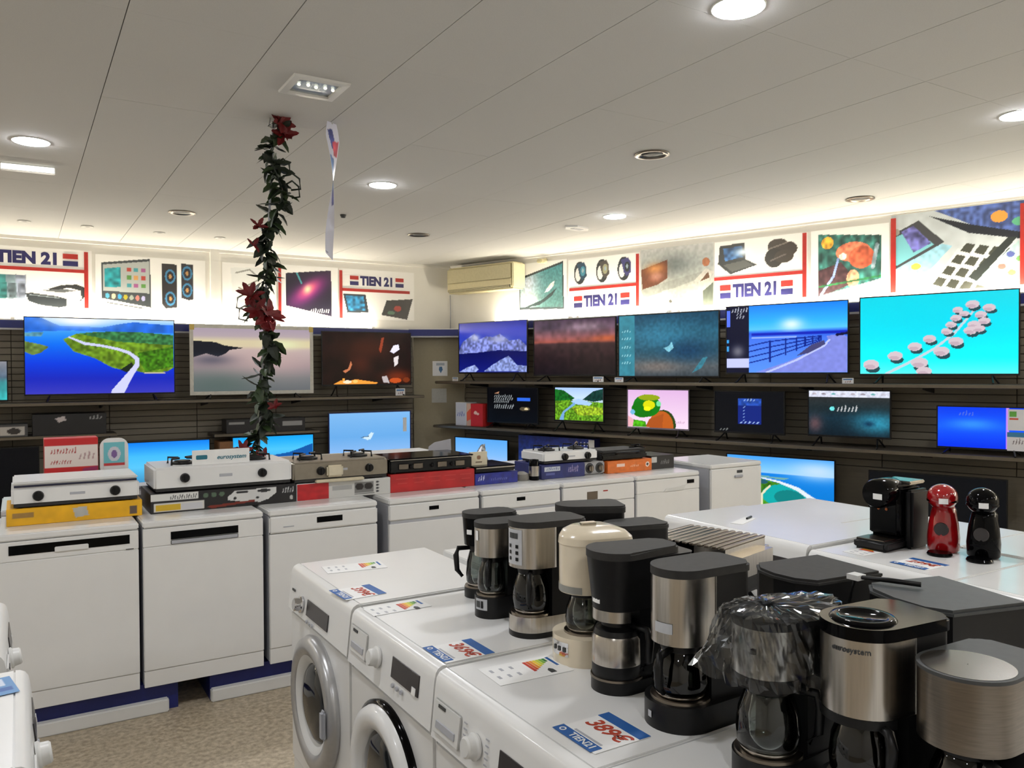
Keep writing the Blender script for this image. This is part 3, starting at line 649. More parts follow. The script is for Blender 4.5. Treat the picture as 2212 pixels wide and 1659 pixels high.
p = Pic(200, 113).vgrad([(0, (20, 214, 232)), (.5, (10, 232, 250)), (.8, (20, 250, 255)), (1, (90, 255, 255))])
p.ell(.4, .3, .5, .3, (10, 214, 238), 1.2, k=.6)
p.line([(.18, 1), (.35, .84), (.5, .68), (.62, .50), (.70, .32), (.74, .22)], [.02, .018, .016, .016, .014, .012], (196, 214, 224))
hut = (214, 196, 204)
for u, v, s in ((.075, .88, .055), (.24, .77, .05), (.37, .655, .046), (.465, .56, .042), (.575, .47, .036), (.60, .39, .034), (.63, .31, .034), (.64, .21, .032), (.73, .15, .042), (.83, .20, .038), (.78, .28, .036), (.80, .36, .036), (.74, .40, .04), (.72, .47, .042), (.63, .60, .046), (.54, .72, .05), (.40, .86, .056), (.43, .97, .05), (.77, .45, .036), (.68, .26, .03)):
    p.ell(u+.012, v+s*1.0, s*.9, s*1.0, (40, 76, 84)); p.ell(u, v, s, s*1.15, hut); p.ell(u-.008, v+s*.5, s*.7, s*.5, (196, 172, 184))
tvR('largest television, bright turquoise sea with a curved chain of pale huts', 5.787, 7.030, 2.411, 1.635, p, emit=1.1)
# middle row
p = Pic(110, 64, (8, 8, 12))
for v, a in ((.24, .38), (.32, .40), (.40, .32), (.52, .42), (.57, .40)): p.script(.12, .12+a, v, .07, (150, 156, 160), 9)
p.poly([(.14, .16), (.24, .10), (.22, .16)], (190, 140, 110)).rect(.60, .27, .86, .38, (50, 110, 240)).ell(.75, .60, .10, .06, (90, 80, 60)).ell(.78, .60, .04, .03, (240, 220, 170))
tvR('small black television with white text and a blue button', 1.25, 2.074, 1.56, 1.056, p, h=.445)
p = Pic(120, 68).vgrad([(0, (170, 200, 250)), (.3, (200, 225, 255)), (1, (90, 130, 40))])
p.poly([(0, .05), (.18, .08), (.42, .32), (.3, .42), (0, .42)], (20, 96, 30), .4, 1).poly([(1, .02), (.8, .1), (.58, .36), (.8, .42), (1, .36)], (14, 56, 50), .3, 1).poly([(0, .42), (.3, .38), (.5, .40), (1, .44), (1, 1), (0, 1)], (96, 150, 30), .5, .7)
p.poly([(.34, .42), (.5, .34), (.78, .46), (.72, .54), (.42, .50)], (170, 206, 250)).line([(.40, .5), (.30, .62), (.18, .76), (.14, .98)], [.05, .035, .04, .09], (120, 170, 220)).poly([(.35, .6), (.6, .52), (1, .6), (1, .8), (.5, .85)], (150, 180, 40), .4, .7)
tvR('small television with a green valley and winding stream', 2.321, 3.022, 1.575, 1.056, p, emit=1.1, h=.405)
p = Pic(120, 72, (238, 196, 232)).vgrad([(0, (230, 186, 232)), (1, (252, 226, 246))])
p.ell(.60, .92, .20, .40, (40, 70, 20)).ell(.56, .95, .20, .40, (196, 96, 30)).poly([(.30, 1), (.36, .78), (.6, .62), (.58, 1)], (176, 84, 30))
p.ell(.32, .42, .23, .30, (14, 130, 20)).ell(.24, .52, .18, .22, (16, 120, 14)).ell(.36, .20, .18, .08, (150, 170, 20)).ell(.36, .40, .10, .12, (226, 226, 10)).ell(.33, .50, .06, .06, (250, 250, 20)).ell(.08, .60, .04, .07, (120, 190, 230)).ell(.52, .36, .04, .07, (120, 230, 160)).poly([(.08, 1), (.1, .80), (.3, .84), (.32, 1)], (70, 160, 20), .4).poly([(.0, .7), (.1, .8), (.08, 1), (0, 1)], (240, 180, 190))
p.script(.80, .94, .84, .06, (200, 150, 190), 5)
tvR('small television with a pink picture of a green leafy ball', 3.329, 4.086, 1.56, 1.056, p, emit=1.05, h=.43, bezm=mat('grey_bezel', (120, 110, 124), .4))
p = Pic(110, 64, (10, 12, 18)).rect(.34, .17, .68, .80, (20, 40, 130)).rect(.34, .17, .68, .34, (40, 80, 180), .3).script(.42, .6, .2, .06, (150, 180, 230), 4)
for k in range(5): p.script(.40, .46, .38+.08*k, .05, (130, 160, 220), 1)
p.script(.36, .66, .76, .05, (160, 190, 240), 5).script(.06, .20, .95, .05, (120, 124, 124), 3)
tvR('small black television with a blue square menu in the middle', 4.369, 5.101, 1.555, 1.056, p, h=.425)
p = Pic(130, 76).vgrad([(0, (58, 56, 54)), (.4, (30, 44, 50)), (.6, (24, 48, 62)), (1, (16, 30, 40))])
p.ell(.85, .7, .3, .25, (50, 150, 180), 1.4).ell(.75, .72, .08, .07, (20, 60, 90), 1.2).ell(.08, .75, .1, .2, (96, 74, 80), 1.2).rect(0, .0, 1, .14, (226, 230, 248))
for k in range(8): p.ell(.07+.122*k, .07, .03, .02, [(190, 180, 190), (160, 150, 160), (120, 190, 190), (200, 196, 210)][k % 4])
p.ell(.30, .40, .03, .05, (120, 240, 240)).script(.35, .62, .40, .12, (190, 194, 196), 6).grain(.1, .6)
tvR('small dark television with a white icon bar across its top', 5.323, 6.058, 1.575, 1.056, p, emit=1., h=.435)
p = Pic(100, 56).vgrad([(0, (10, 60, 235)), (.5, (20, 90, 250)), (1, (4, 50, 235))]).ell(.4, .42, .3, .15, (50, 140, 255), 1.3).script(.24, .42, .16, .09, (80, 110, 220), 5).rect(.77, 0, .80, 1, (200, 140, 240))
tm = tvR('small bright blue television with paper labels on its right side', 6.432, 7.10, 1.455, 1.056, p, off=.62, h=.36, emit=1.1)
for z, lab, c in ((.21, 'white card', (90, 160, 60)), (.045, 'price card', (40, 110, 160))):
    q = Pic(30, 36, (214, 214, 216)).rect(.1, .1, .5, .35, c).rect(.1, .4, .6, .5, (200, 80, 50)) if z > .1 else Pic(36, 30, (216, 214, 216)).rect(0, 0, 1, .25, (50, 120, 160)).script(.2, .8, .5, .25, (120, 110, 110), 5)
    pic_obj('sticker', q, .12 if z > .1 else .17, .17 if z > .1 else .15, PRINT, tm, (.25 if z > .1 else .27, -.03, z))
# lower row
p = Pic(110, 64).vgrad([(0, (90, 170, 245)), (.4, (130, 190, 250)), (.8, (206, 206, 246)), (1, (220, 200, 236))])
p.poly([(.22, .75), (.38, .45), (.5, .15), (.58, .12), (.60, .4), (.72, .7), (.8, .95), (.3, .95)], (130, 130, 126), .4, .8).poly([(.42, .4), (.52, .16), (.5, .42)], (216, 216, 226)).ell(.7, .85, .12, .12, (120, 150, 70))
tvR('low television with a rocky castle peak under a pale sky', .670, 1.593, .905, .29, p, emit=1.05)
p = Pic(150, 84).vgrad([(0, (70, 160, 250)), (.2, (120, 196, 252)), (.28, (150, 206, 250)), (.29, (20, 130, 230)), (1, (10, 120, 200))])
p.ell(.85, .2, .25, .16, (190, 220, 250), 1.2).poly([(0, .36), (.15, .36), (.3, .38), (.5, .44), (.7, .60), (.8, .8), (.6, 1), (0, 1)], (64, 130, 30), .4, .8).ell(.56, .66, .22, .20, (20, 170, 170)).ell(.60, .68, .14, .13, (20, 130, 130))
p.line([(.30, .36), (.5, .42), (.68, .52), (.80, .66), (1, .84)], [.01, .02, .035, .04, .05], (226, 236, 246)).line([(.34, .98), (.34, .66), (.42, .50)], .02, (230, 226, 190)).ell(.36, .44, .04, .035, (40, 90, 110)).poly([(.3, .33), (.6, .35), (.55, .38), (.3, .36)], (110, 170, 170))
tvR('television with a green lagoon peninsula, low behind the small fridge', 4.50, 5.578, .925, .29, p, emit=1.1, h=.585)
p = Pic(60, 36, (14, 15, 18))
tvR('switched off black television low behind the capsule coffee machines', 5.871, 6.95, .86, .29, p, h=.53)
# price cards and cable ends on the shelf edges
def card(label, loc, rz, w_=.07, h_=.05, c=(206, 206, 206)):
    t = thing('price_card', label, 'card', loc, rz)
    obj('sheet', box(-w_/2, w_/2, -.002, 0, 0, h_), PAPER, t)
    pic_obj('print', Pic(20, 14, c).rect(.1, .1, .9, .35, (60, 110, 160)).script(.2, .8, .65, .3, (120, 60, 50), 3), w_*.96, h_*.94, PRINT, t, (0, -.003, h_*.03))
    return t
card('blue and white price card on the shelf under the fireplace television', (4.18, YB-.70, 1.455), 0, .13, .09)
card('white price card on the shelf edge below the dark sunset television', RW(3.03, .725, 1.635), RROT, .14, .06)
card('white price card on the shelf edge below the teal television', RW(3.30, .72, 1.60-.0+.035), RROT, .11, .05)
card('small white tag at the left end of the upper right shelf', RW(.78, .70, 1.635), RROT, .10, .05)
card('small white tag under the left end of the turquoise television', RW(5.72, .70, 1.635), RROT, .10, .05)

# ------------------------------------------------------------ boxes
def make_box(name, label, cat, loc, w_, d, h, m, pic=None, rz=0., group=None, side=None):
    t = thing(name, label, cat, loc, rz, group)
    obj('carton', box(-w_/2, w_/2, 0, d, .0, h, .0025, 1), m, t)
    if pic: pic_obj('print', pic, w_-.004, h-.004, PRINT, t, (0, -.0012, .002))
    return t
p = Pic(60, 24, (14, 14, 16)).poly([(.3, .2), (.42, .1), (.45, .3), (.35, .4)], (190, 180, 180)).script(.75, .95, .2, .2, (150, 150, 150), 4)
make_box('carton', 'long black carton with small white labels on the far left shelf', 'box', (.46, 9.62, 1.115), .68, .3, .22, BLACKCARD, p)
make_box('carton', 'small grey and white carton at the left edge on the black box shelf', 'box', (-.07, 9.60, 1.115), .30, .2, .13, DGREY, Pic(30, 14, (60, 60, 60)).rect(.2, .2, .9, .9, (170, 166, 160)).ell(.6, .55, .2, .25, (40, 34, 30)))
p = Pic(90, 24, (20, 18, 20)).rect(.03, .2, .22, .35, (130, 130, 130)).rect(.70, .25, .96, .6, (140, 140, 140)).script(.45, .6, .45, .2, (130, 130, 130), 4)
make_box('carton', 'slim black sound bar carton on the shelf behind the garland', 'box', (2.50, 9.64, 1.055), .92, .25, .16, BLACKCARD, p)
make_box('carton', 'plain brown carton beside the bright blue television', 'box', (2.03, 9.60, .345), .15, .3, .62, BROWNCARD)
make_box('carton', 'white and blue upright carton at the left end of the middle right shelf', 'box', RW(.80, .62, 1.056), .19, .2, .30, PAPER, Pic(24, 40, (200, 204, 216)).script(.1, .9, .5, .2, (90, 110, 180), 4), RROT)
make_box('carton', 'narrow orange and white carton between the white and red cartons', 'box', RW(.945, .62, 1.056), .08, .2, .29, PAPER, Pic(16, 40, (216, 180, 160)).poly([(0, .4), (1, .2), (1, .7), (0, .8)], (220, 90, 50)), RROT)
make_box('carton', 'red upright carton with white flourish on the middle right shelf', 'box', RW(1.10, .64, 1.056), .21, .2, .29, REDCARD, Pic(30, 40, (190, 20, 24)).ell(.4, .4, .14, .08, (236, 200, 190)).ell(.6, .45, .1, .05, (236, 200, 190)), RROT)
p = Pic(120, 80).vgrad([(0, (20, 40, 130)), (.4, (30, 70, 170)), (.6, (50, 110, 200)), (1, (26, 44, 120))]).grain(.25, .6)
for i in range(14): p.ell(rnd.random(), rnd.random()*.8, .014, .016, (170, 200, 240))
p.rect(.24, .34, .58, .80, (10, 10, 22)).ell(.80, .08, .02, .03, (250, 230, 190))
for k in range(3): p.rect(.85+.045*k, .06, .865+.045*k, .12, (220, 226, 250))
t = make_box('television_carton', 'big upright blue carton with a starry print and black screen shape', 'box', RW(2.31, .60, .29), 1.10, .16, .69, BLUECARD, p, RROT)
obj('sticker', box(.50, .58, -.004, -.0015, .52, .68), PAPER, t)

# ------------------------------------------------------------ plinth under the appliance row
def plinth(label, x0, x1, name='plinth'):
    t = thing(name, label, 'plinth', ((x0+x1)/2, 4.53, 0))
    w_ = x1-x0
    obj('riser', box(-w_/2, w_/2, 0, 1.33, 0, .15), NAVY, t)
    obj('skirting', box(-w_/2-.0, w_/2-.05, -.045, 0, 0, .068, .006, 2), WHITE2, t)
    return t
plinth('blue platform with white skirting under the leftmost dishwashers', -.72, .70)
plinth('blue platform with white skirting running under the rest of the row', .86, 5.3)

# ------------------------------------------------------------ dishwashers and under-counter machines
def appliance(label, x0, x1, y, z, h=.85, style='A', name='dishwasher', cat='dishwasher', rz=0., d=.585, group=None):
    w_ = x1-x0
    t = thing(name, label, cat, ((x0+x1)/2, y, z), rz, group)
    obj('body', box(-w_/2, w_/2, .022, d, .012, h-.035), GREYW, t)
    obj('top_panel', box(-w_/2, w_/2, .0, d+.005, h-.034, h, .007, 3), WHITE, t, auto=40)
    kh = .085
    obj('kick_plate', box(-w_/2+.002, w_/2-.002, .004, .022, .0, kh-.002, .002, 1), WHITE, t)
    ch = .095
    if style in 'AB':
        obj('control_panel', box(-w_/2+.001, w_/2-.001, .0, .022, h-.036-ch, h-.037, .003, 2), WHITE, t, auto=40)
        obj('door', box(-w_/2+.001, w_/2-.001, .0, .022, kh, h-.0365-ch, .004, 2), WHITE, t, auto=40)
    if style == 'A':
        b = box(-w_*.43, w_*.43, -.002, .001, h-.10, h-.055); obj('handle_recess', b, BLACKG, t)
        obj('handle', box(-.07, .075, -.008, .001, h-.104, h-.078, .003, 2), WHITE, t)
        obj('button', box(w_*.40, w_*.46, -.002, 0, h-.13, h-.126), DGREY, t)
    elif style == 'B':
        obj('handle_recess', box(-w_*.28, w_*.28, -.002, .001, h-.102, h-.062), BLACKG, t)
        obj('handle', box(-w_*.28, w_*.28, -.005, .001, h-.128, h-.104, .003, 2), GREYW, t)
    elif style == 'C':
        obj('control_panel', box(-w_/2+.001, w_/2-.001, -.006, .022, h-.036-ch, h-.037, .008, 2), WHITE, t, auto=40)
        obj('door', box(-w_/2+.001, w_/2-.001, .0, .022, kh, h-.040-ch, .004, 2), WHITE, t, auto=40)
        obj('display', box(-.05, .10, -.0075, -.005, h-.092, h-.060), BLACKG, t)
        obj('button', box(-.24, -.18, -.0075, -.005, h-.10, h-.094), GREYW, t)
    elif style == 'D':
        obj('control_panel', box(-w_/2+.001, w_/2-.001, -.004, .022, h-.036-ch, h-.037, .006, 2), WHITE, t, auto=40)
        obj('door', box(-w_/2+.001, w_/2-.001, .0, .022, kh, h-.055-ch, .004, 2), WHITE, t, auto=40)
        obj('handle_recess', box(-w_/2+.01, w_/2-.01, .004, .020, h-.055-ch, h-.037-ch), GREYW, t)
        obj('display', box(-.045, .02, -.006, -.003, h-.085, h-.062), BLACKG, t)
    elif style == 'E':
        obj('control_panel', box(-w_/2+.001, w_/2-.001, -.0, .022, h-.036-ch-.02, h-.037, .004, 2), WHITE, t, auto=40)
        obj('door', box(-w_/2+.001, w_/2-.001, .0, .022, kh, h-.0365-ch-.022, .004, 2), WHITE, t, auto=40)
        obj('sticker', box(-.11, -.02, -.002, 0, h-.13, h-.075), mat('brown_label', (96, 84, 70), .5), t)
        obj('button', box(.03, .07, -.002, 0, h-.082, h-.074), REDP, t)
    elif style == 'F':
        obj('control_panel', box(-w_/2+.001, w_/2-.001, -.0, .022, h-.036-ch, h-.037, .004, 2), WHITE, t, auto=40)
        obj('door', box(-w_/2+.001, w_/2-.001, .0, .022, kh, h-.0365-ch, .004, 2), WHITE, t, auto=40)
        obj('display', box(.18, .25, -.003, 0, h-.085, h-.058), BLACKG, t)
        hd = obj('handle', prism([(-.05, 0), (.14, 0), (.17, .04), (.10, .03), (-.03, .02)], 0, .004), WHITE2, t)
        hd.rotation_euler = (pi/2, 0, 0); hd.location = (0, 0, h-.13)
    elif style == 'G':
        obj('door', box(-w_/2+.001, w_/2-.001, .0, .022, kh, h-.037, .006, 2), WHITE, t, auto=40)
        obj('handle', box(-.03, .06, -.012, .0, h-.115, h-.095, .004, 2), GREYW, t)
        obj('display', box(.0, .06, -.002, .001, h-.080, h-.058), DGREY, t)
    return nest(t, [('control_panel' if style != 'G' else 'door', ['handle_recess', 'handle', 'button', 'display', 'sticker'])])
ZP = .157
appliance('white dishwasher left of the frame at the end of the row', -.70, -.105, 4.47, ZP-.007, style='B')
appliance('white dishwasher with a wide black recessed grip, under the yellow box', -.09, .513, 4.47, ZP-.007, style='A')
appliance('white dishwasher with a plain black grip slot, under the long black box', .531, 1.135, 4.47, ZP-.007, style='B')
appliance('white dishwasher with a small black display, under the red and white box', 1.166, 1.80, 4.47, ZP-.007, style='C')
appliance('white dishwasher with a grey groove above its door, under the plain red box', 1.872, 2.487, 4.47, ZP-.007, style='D')
appliance('white dishwasher behind the coffee makers, under the small navy box', 2.506, 3.112, 4.47, ZP-.007, style='D')
appliance('white dishwasher with a brown sticker, under the navy box with dials', 3.133, 3.760, 4.47, ZP-.007, style='E')
appliance('white dishwasher with a dark corner display, next to the small fridge', 3.778, 4.396, 4.47, ZP-.007, style='F')
appliance('small white fridge closing the right end of the dishwasher row', 4.515, 5.075, 4.47, ZP-.007, h=.885, style='G', name='fridge', cat='fridge')
for k in range(8):
    x0 = -.09+.62*k
    if x0 < .8 or x0 > 2.75:
        appliance('white appliance of the hidden rear row behind the dishwashers, only its top showing', x0, x0+.6, 5.86, .15, style='D', rz=0, group='rear row behind the dishwashers').rotation_euler = (0, 0, pi)
appliance('taller white appliance behind the steel hob, only its top showing', 1.42, 2.06, 5.27, .15, h=1.0, style='G', name='fridge', cat='fridge')
appliance('taller white appliance behind the black cooker, only its top showing', 2.08, 2.72, 5.27, .15, h=1.005, style='G', name='fridge', cat='fridge')
for k in range(3): pass

# ------------------------------------------------------------ hobs and boxes on the dishwashers
ZT = 1.0
def knob(r=.017, d=.02, c=(0, 0, 0), n=20):
    b = lathe([(r, 0), (r*.94, d*.7), (r*.8, d), (.001, d)], n, axis='Y', c=c)
    return box(c[0]-r*.18, c[0]+r*.18, c[1]-d*1.25, c[1]-d*.6, c[2]-r*.85, c[2]+r*.85, .001, 1, bm=b)
def burner(t, x, y, z, r):
    obj('burner', lathe([(r, 0), (r, .010), (r*.7, .014), (r*.68, .02), (.001, .02)], 24, c=(x, y, z)), BLACK, t, smooth=False)
    b = None
    for a in range(4):
        q = [(x+cos(a*pi/2+pi/4)*r*.45, y+sin(a*pi/2+pi/4)*r*.45, z+.034), (x+cos(a*pi/2+pi/4)*r*1.5, y+sin(a*pi/2+pi/4)*r*1.5, z+.034), (x+cos(a*pi/2+pi/4)*r*1.55, y+sin(a*pi/2+pi/4)*r*1.55, z)]
        b = tube(q, .006, 6, bm=b)
    obj('pan_support', b, BLACK, t)['kind'] = 'stuff'
def hob(label, x0, x1, y, z, h, m, nk, burners=True, lid=False, d=.36, strip=False, name='gas_hob'):
    w_ = x1-x0
    t = thing(name, label, 'hob', ((x0+x1)/2, y, z))
    obj('body', box(-w_/2, w_/2, 0, d, .012, h, .012, 3), m, t, auto=40)
    for x in (-w_/2+.04, w_/2-.04):
        for yy in (.03, d-.03): obj('foot', lathe([(.012, 0), (.014, .014)], 10, c=(x, yy, 0)), BLACK, t)
    obj('base_tray', box(-w_/2+.01, w_/2-.01, .004, d-.01, .006, .022), BLACKM, t)
    for kx in nk: obj('knob', knob(.026, .022, c=(kx*w_, .001, h*.55)), BLACK, t, auto=40)
    obj('badge', box(-.035, .035, -.002, .001, h*.5, h*.62, .001, 1), GREYW, t)
    if burners:
        for bx in (-w_*.27, w_*.27): burner(t, bx, d*.42, h, .062)
    if lid:
        obj('lid_gap', box(-w_/2+.012, w_/2-.012, .003, d-.01, h-.001, h+.009), mat('dark_gap', (24, 26, 52), .5), t)
        obj('lid', box(-w_/2+.006, w_/2-.006, .0, d, h+.009, h+.026, .007, 3), WHITE2, t, auto=40)
    return t
BY = 4.70
p = Pic(120, 20, (226, 170, 18)).grain(.05, 3).rect(.04, .25, .19, .55, (150, 116, 60)).poly([(.47, .2), (.57, .1), (.59, .7), (.49, .8)], (176, 176, 170)).rect(.90, .35, .96, .85, (96, 80, 70)).grain(.03, 1)
make_box('hob_carton', 'yellow carton under the white closed hob at the left', 'box', (.25, BY, ZT), .615, .36, .085, YELLOW, p)
hob('white two-knob hob with closed white lid on the yellow carton', -.036, .545, BY, ZT+.086, .105, WHITE, (-.30, .30), burners=False, lid=True)
p = Pic(180, 26, (24, 22, 24)).rect(.0, .04, .31, .38, (214, 214, 210)).script(.12, .30, .22, .22, (40, 40, 44), 12).rect(.02, .5, .35, .95, (206, 204, 198)).rect(.03, .58, .19, .88, (206, 170, 40)).rect(.20, .58, .34, .9, (196, 196, 200))
for k in range(3): p.ell(.36+.055*k, .25, .018, .13, (80, 100, 80))
p.poly([(.51, .45), (.56, .14), (.86, .10), (.86, .4), (.80, .72), (.74, .85), (.66, .80), (.51, .62)], (206, 206, 204)).ell(.61, .24, .045, .08, (40, 40, 42)).ell(.77, .24, .05, .09, (40, 40, 42)).ell(.56, .55, .012, .08, (30, 30, 30)).ell(.72, .6, .012, .08, (30, 30, 30)).script(.90, .99, .3, .3, (180, 180, 180), 5).ell(.97, .75, .012, .12, (180, 180, 176)).poly([(.36, .85), (.7, .7), (.7, .8), (.4, .98)], (120, 40, 24))
make_box('hob_carton', 'long black carton with hob picture under the white gas hob', 'box', (.99, BY, ZT), .785, .38, .108, BLACKCARD, p)
h2 = hob('white gas hob with two black knobs and an advertising card on it', .617, 1.362, BY, ZT+.110, .135, WHITE, (-.29, .27), d=.40)
t = thing('advertising_card', 'white card with teal lettering standing on the white gas hob', 'sign', (.972, BY+.03, ZT+.246))
obj('sheet', box(-.155, .155, 0, .004, 0, .082), PAPER, t)
text('lettering', 'eurosystem', .034, TEALP, t, (.055, -.001, .038), bold=.012, shear=.3)
obj('mark', upright(prism(rrect(.060, .024, .006), 0, .001), (-.105, 0, .042)), TEALP, t)
pk = Pic(110, 26, (196, 196, 192)).rect(0, 0, .33, 1, (176, 28, 34), .1).rect(.36, .25, .57, .55, (160, 160, 158)).rect(.6, .15, .81, .8, (120, 120, 118)).ell(.655, .42, .045, .22, (40, 36, 34)).ell(.755, .42, .045, .22, (40, 36, 34)).rect(.6, .86, .82, .9, (60, 60, 60))
for k in range(4): pk.ell(.855, .2+.2*k, .018, .07, (50, 50, 54))
make_box('hob_carton', 'red and white carton printed with two black rings, under the steel hob', 'box', (1.685, BY, ZT), .59, .38, .10, PAPER, pk)
HOBST = mat('taupe_steel', (150, 142, 128), .32, metal=.7, var=.05)
h3 = hob('taupe steel gas hob with two black knobs and cream packing on it', 1.368, 1.965, BY, ZT+.102, .125, HOBST, (-.22, .29), d=.40)
obj('packing', box(-.10, .0, -.03, .002, .03, .10, .01), mat('cream_foam', (206, 196, 170), .6), h3)
obj('packing', box(-.17, .13, -.035, .0, .0, .018, .005), mat('cream_foam', (206, 196, 170), .6), h3)
p = Pic(110, 24, (172, 30, 32)).grain(.1, 2)
for k in range(5): p.rect(.06+.19*k, .25, .2+.19*k, .3, (190, 60, 56)).rect(.08+.19*k, .5, .19+.19*k, .56, (190, 60, 56))
make_box('hob_carton', 'plain red carton under the black cooker with square vents', 'box', (2.28, BY, ZT), .60, .38, .115, REDCARD, p)
t = thing('electric_cooker', 'low black glass cooker with steel switches on the red carton', 'hob', (2.267, BY-.005, ZT+.117))
obj('body', box(-.292, .292, 0, .36, .008, .085, .008, 2), BLACK, t, auto=40)
obj('glass_top', box(-.30, .30, -.005, .37, .088, .096, .003, 1), BLACKG, t)
obj('edge_strip', box(-.29, .29, -.006, 0, .083, .087), STEEL, t)
for x in (-.20, -.10, .07, .20): obj('switch', box(x-.035, x+.035, -.005, .001, .025, .062, .004, 2), STEELD, t)
for x in (-.15, .0, .14): obj('knob', knob(.014, .018, (x, 0, .043)), BLACK, t, auto=40)
for x in (-.25, .25):
    for y_ in (.03, .33): obj('foot', lathe([(.012, 0), (.014, .01)], 10, c=(x, y_, 0)), BLACK, t)
p = Pic(70, 16, (30, 40, 130)).grain(.15, 1).script(.06, .22, .4, .4, (190, 196, 220), 3).script(.35, .75, .6, .25, (90, 100, 170), 9)
make_box('hob_carton', 'small navy carton at the right end of the red carton', 'box', (2.75, BY, ZT), .335, .34, .078, BLUECARD, p)
t = thing('induction_plate', 'thin black cooking plate lying on the small navy carton', 'hob', (2.735, BY-.01, ZT+.080))
obj('body', box(-.155, .155, 0, .32, .006, .04, .006, 2), BLACK, t, auto=40); obj('glass_top', box(-.16, .16, -.004, .325, .040, .046, .002, 1), BLACKG, t)
obj('edge_strip', box(-.15, .15, -.005, -.002, .03, .038), STEEL, t)
t = thing('gift_card', 'small cream card with brown emblem standing on the thin black plate', 'card', (2.64, BY+.05, ZT+.127))
obj('sheet', box(-.065, .065, 0, .02, 0, .09), mat('cream_card', (210, 200, 174), .6), t)
pic_obj('print', Pic(26, 20, (214, 204, 178)).ell(.5, .4, .14, .18, (130, 96, 70)).rect(.3, .7, .7, .8, (120, 100, 80)), .125, .085, PRINT, t, (0, -.001, .002))
tag(obj('citrus_press', lathe([(.05, 0), (.055, .02), (.05, .045), (.02, .06), (.001, .062)], 24), mat('taupe_plastic', (120, 116, 108), .5), loc=(2.985, BY+.06, ZT), auto=40), 'small rounded taupe gadget beside the navy carton', 'gadget')
# navy box with hob and dials
p = Pic(90, 26, (30, 40, 100)).grain(.12, 1).rect(.06, .15, .42, .45, (190, 196, 204)).script(.1, .4, .3, .2, (60, 70, 130), 7).script(.6, .85, .4, .4, (150, 140, 180), 6).rect(.1, .6, .3, .75, (80, 90, 150))
make_box('hob_carton', 'navy carton with a white name panel under the small white hob', 'box', (3.30, BY, ZT), .375, .36, .10, BLUECARD, p)
t = thing('hotplate', 'grey two-dial hotplate lying beside the navy carton', 'hob', (3.592, BY+.02, ZT))
obj('body', box(-.098, .098, 0, .30, .004, .095, .01, 2), mat('light_grey_plastic', (160, 160, 160), .45), t, auto=40)
for x in (-.045, .045):
    obj('dial_ring', lathe([(.038, 0), (.036, .004), (.001, .004)], 24, axis='Y', c=(x, 0, .05)), DGREY, t)
    obj('knob', knob(.024, .02, (x, -.004, .05)), STEELD, t, auto=40)
for x in (-.08, .08):
    for y_ in (.02, .28): obj('foot', lathe([(.01, 0), (.012, .006)], 10, c=(x, y_, 0)), BLACK, t)
t = thing('carton_stack', 'black and grey glossy canister at the left of the navy carton', 'canister', (3.065, BY+.02, ZT))
obj('body', lathe([(.035, 0), (.037, .01), (.037, .13), (.03, .145), (.001, .147)], 24), BLACKG, t, smooth=True); obj('band', lathe([(.038, .03), (.038, .10)], 24, cap=False), STEEL, t, smooth=True)
hob('small white gas hob with two black knobs on the navy carton', 3.135, 3.615, BY+.01, ZT+.102, .085, WHITE, (-.12, .30), d=.30)
p = Pic(90, 24, (214, 110, 40)).grain(.06, 1).rect(.2, .25, .38, .5, (236, 206, 190)).script(.5, .7, .5, .2, (236, 190, 160), 5).ell(.90, .45, .045, .22, (240, 226, 214)).ell(.90, .45, .025, .13, (50, 36, 30))
t = make_box('grill_carton', 'orange carton with a round white print near its end', 'box', (3.91, BY, ZT), .425, .32, .09, ORANGECARD, p)
t = thing('grill', 'black tabletop grill with tangled cord on the orange carton', 'grill', (3.90, BY+.02, ZT+.092))
obj('body', box(-.24, .20, 0, .28, .006, .05, .012, 2), BLACK, t, auto=40); obj('plate', box(-.23, .19, .01, .27, .05, .075, .01, 2), BLACKM, t, auto=40)
obj('handle', tube([(-.12, -.01, .05), (-.12, -.04, .06), (.08, -.04, .06), (.08, -.01, .05)], .008, 8), BLACK, t, smooth=True)
obj('cord', tube([(.1, .1, .08), (.14, .02, .09), (.17, .06, .10), (.13, .12, .095), (.09, .06, .10), (.15, .0, .085), (.21, .04, .08)], .005, 7), BLACKG, t, smooth=True)
for x in (-.2, .16):
    for y_ in (.03, .25): obj('foot', lathe([(.01, 0), (.012, .008)], 10, c=(x, y_, 0)), BLACK, t)
make_box('carton', 'flat dark carton at the right end beside the orange carton', 'box', (4.25, BY+.02, ZT), .235, .28, .105, BLACKCARD, Pic(40, 20, (34, 32, 32)).rect(.02, .1, .25, .5, (190, 190, 186)).script(.4, .8, .5, .3, (120, 120, 120), 5))
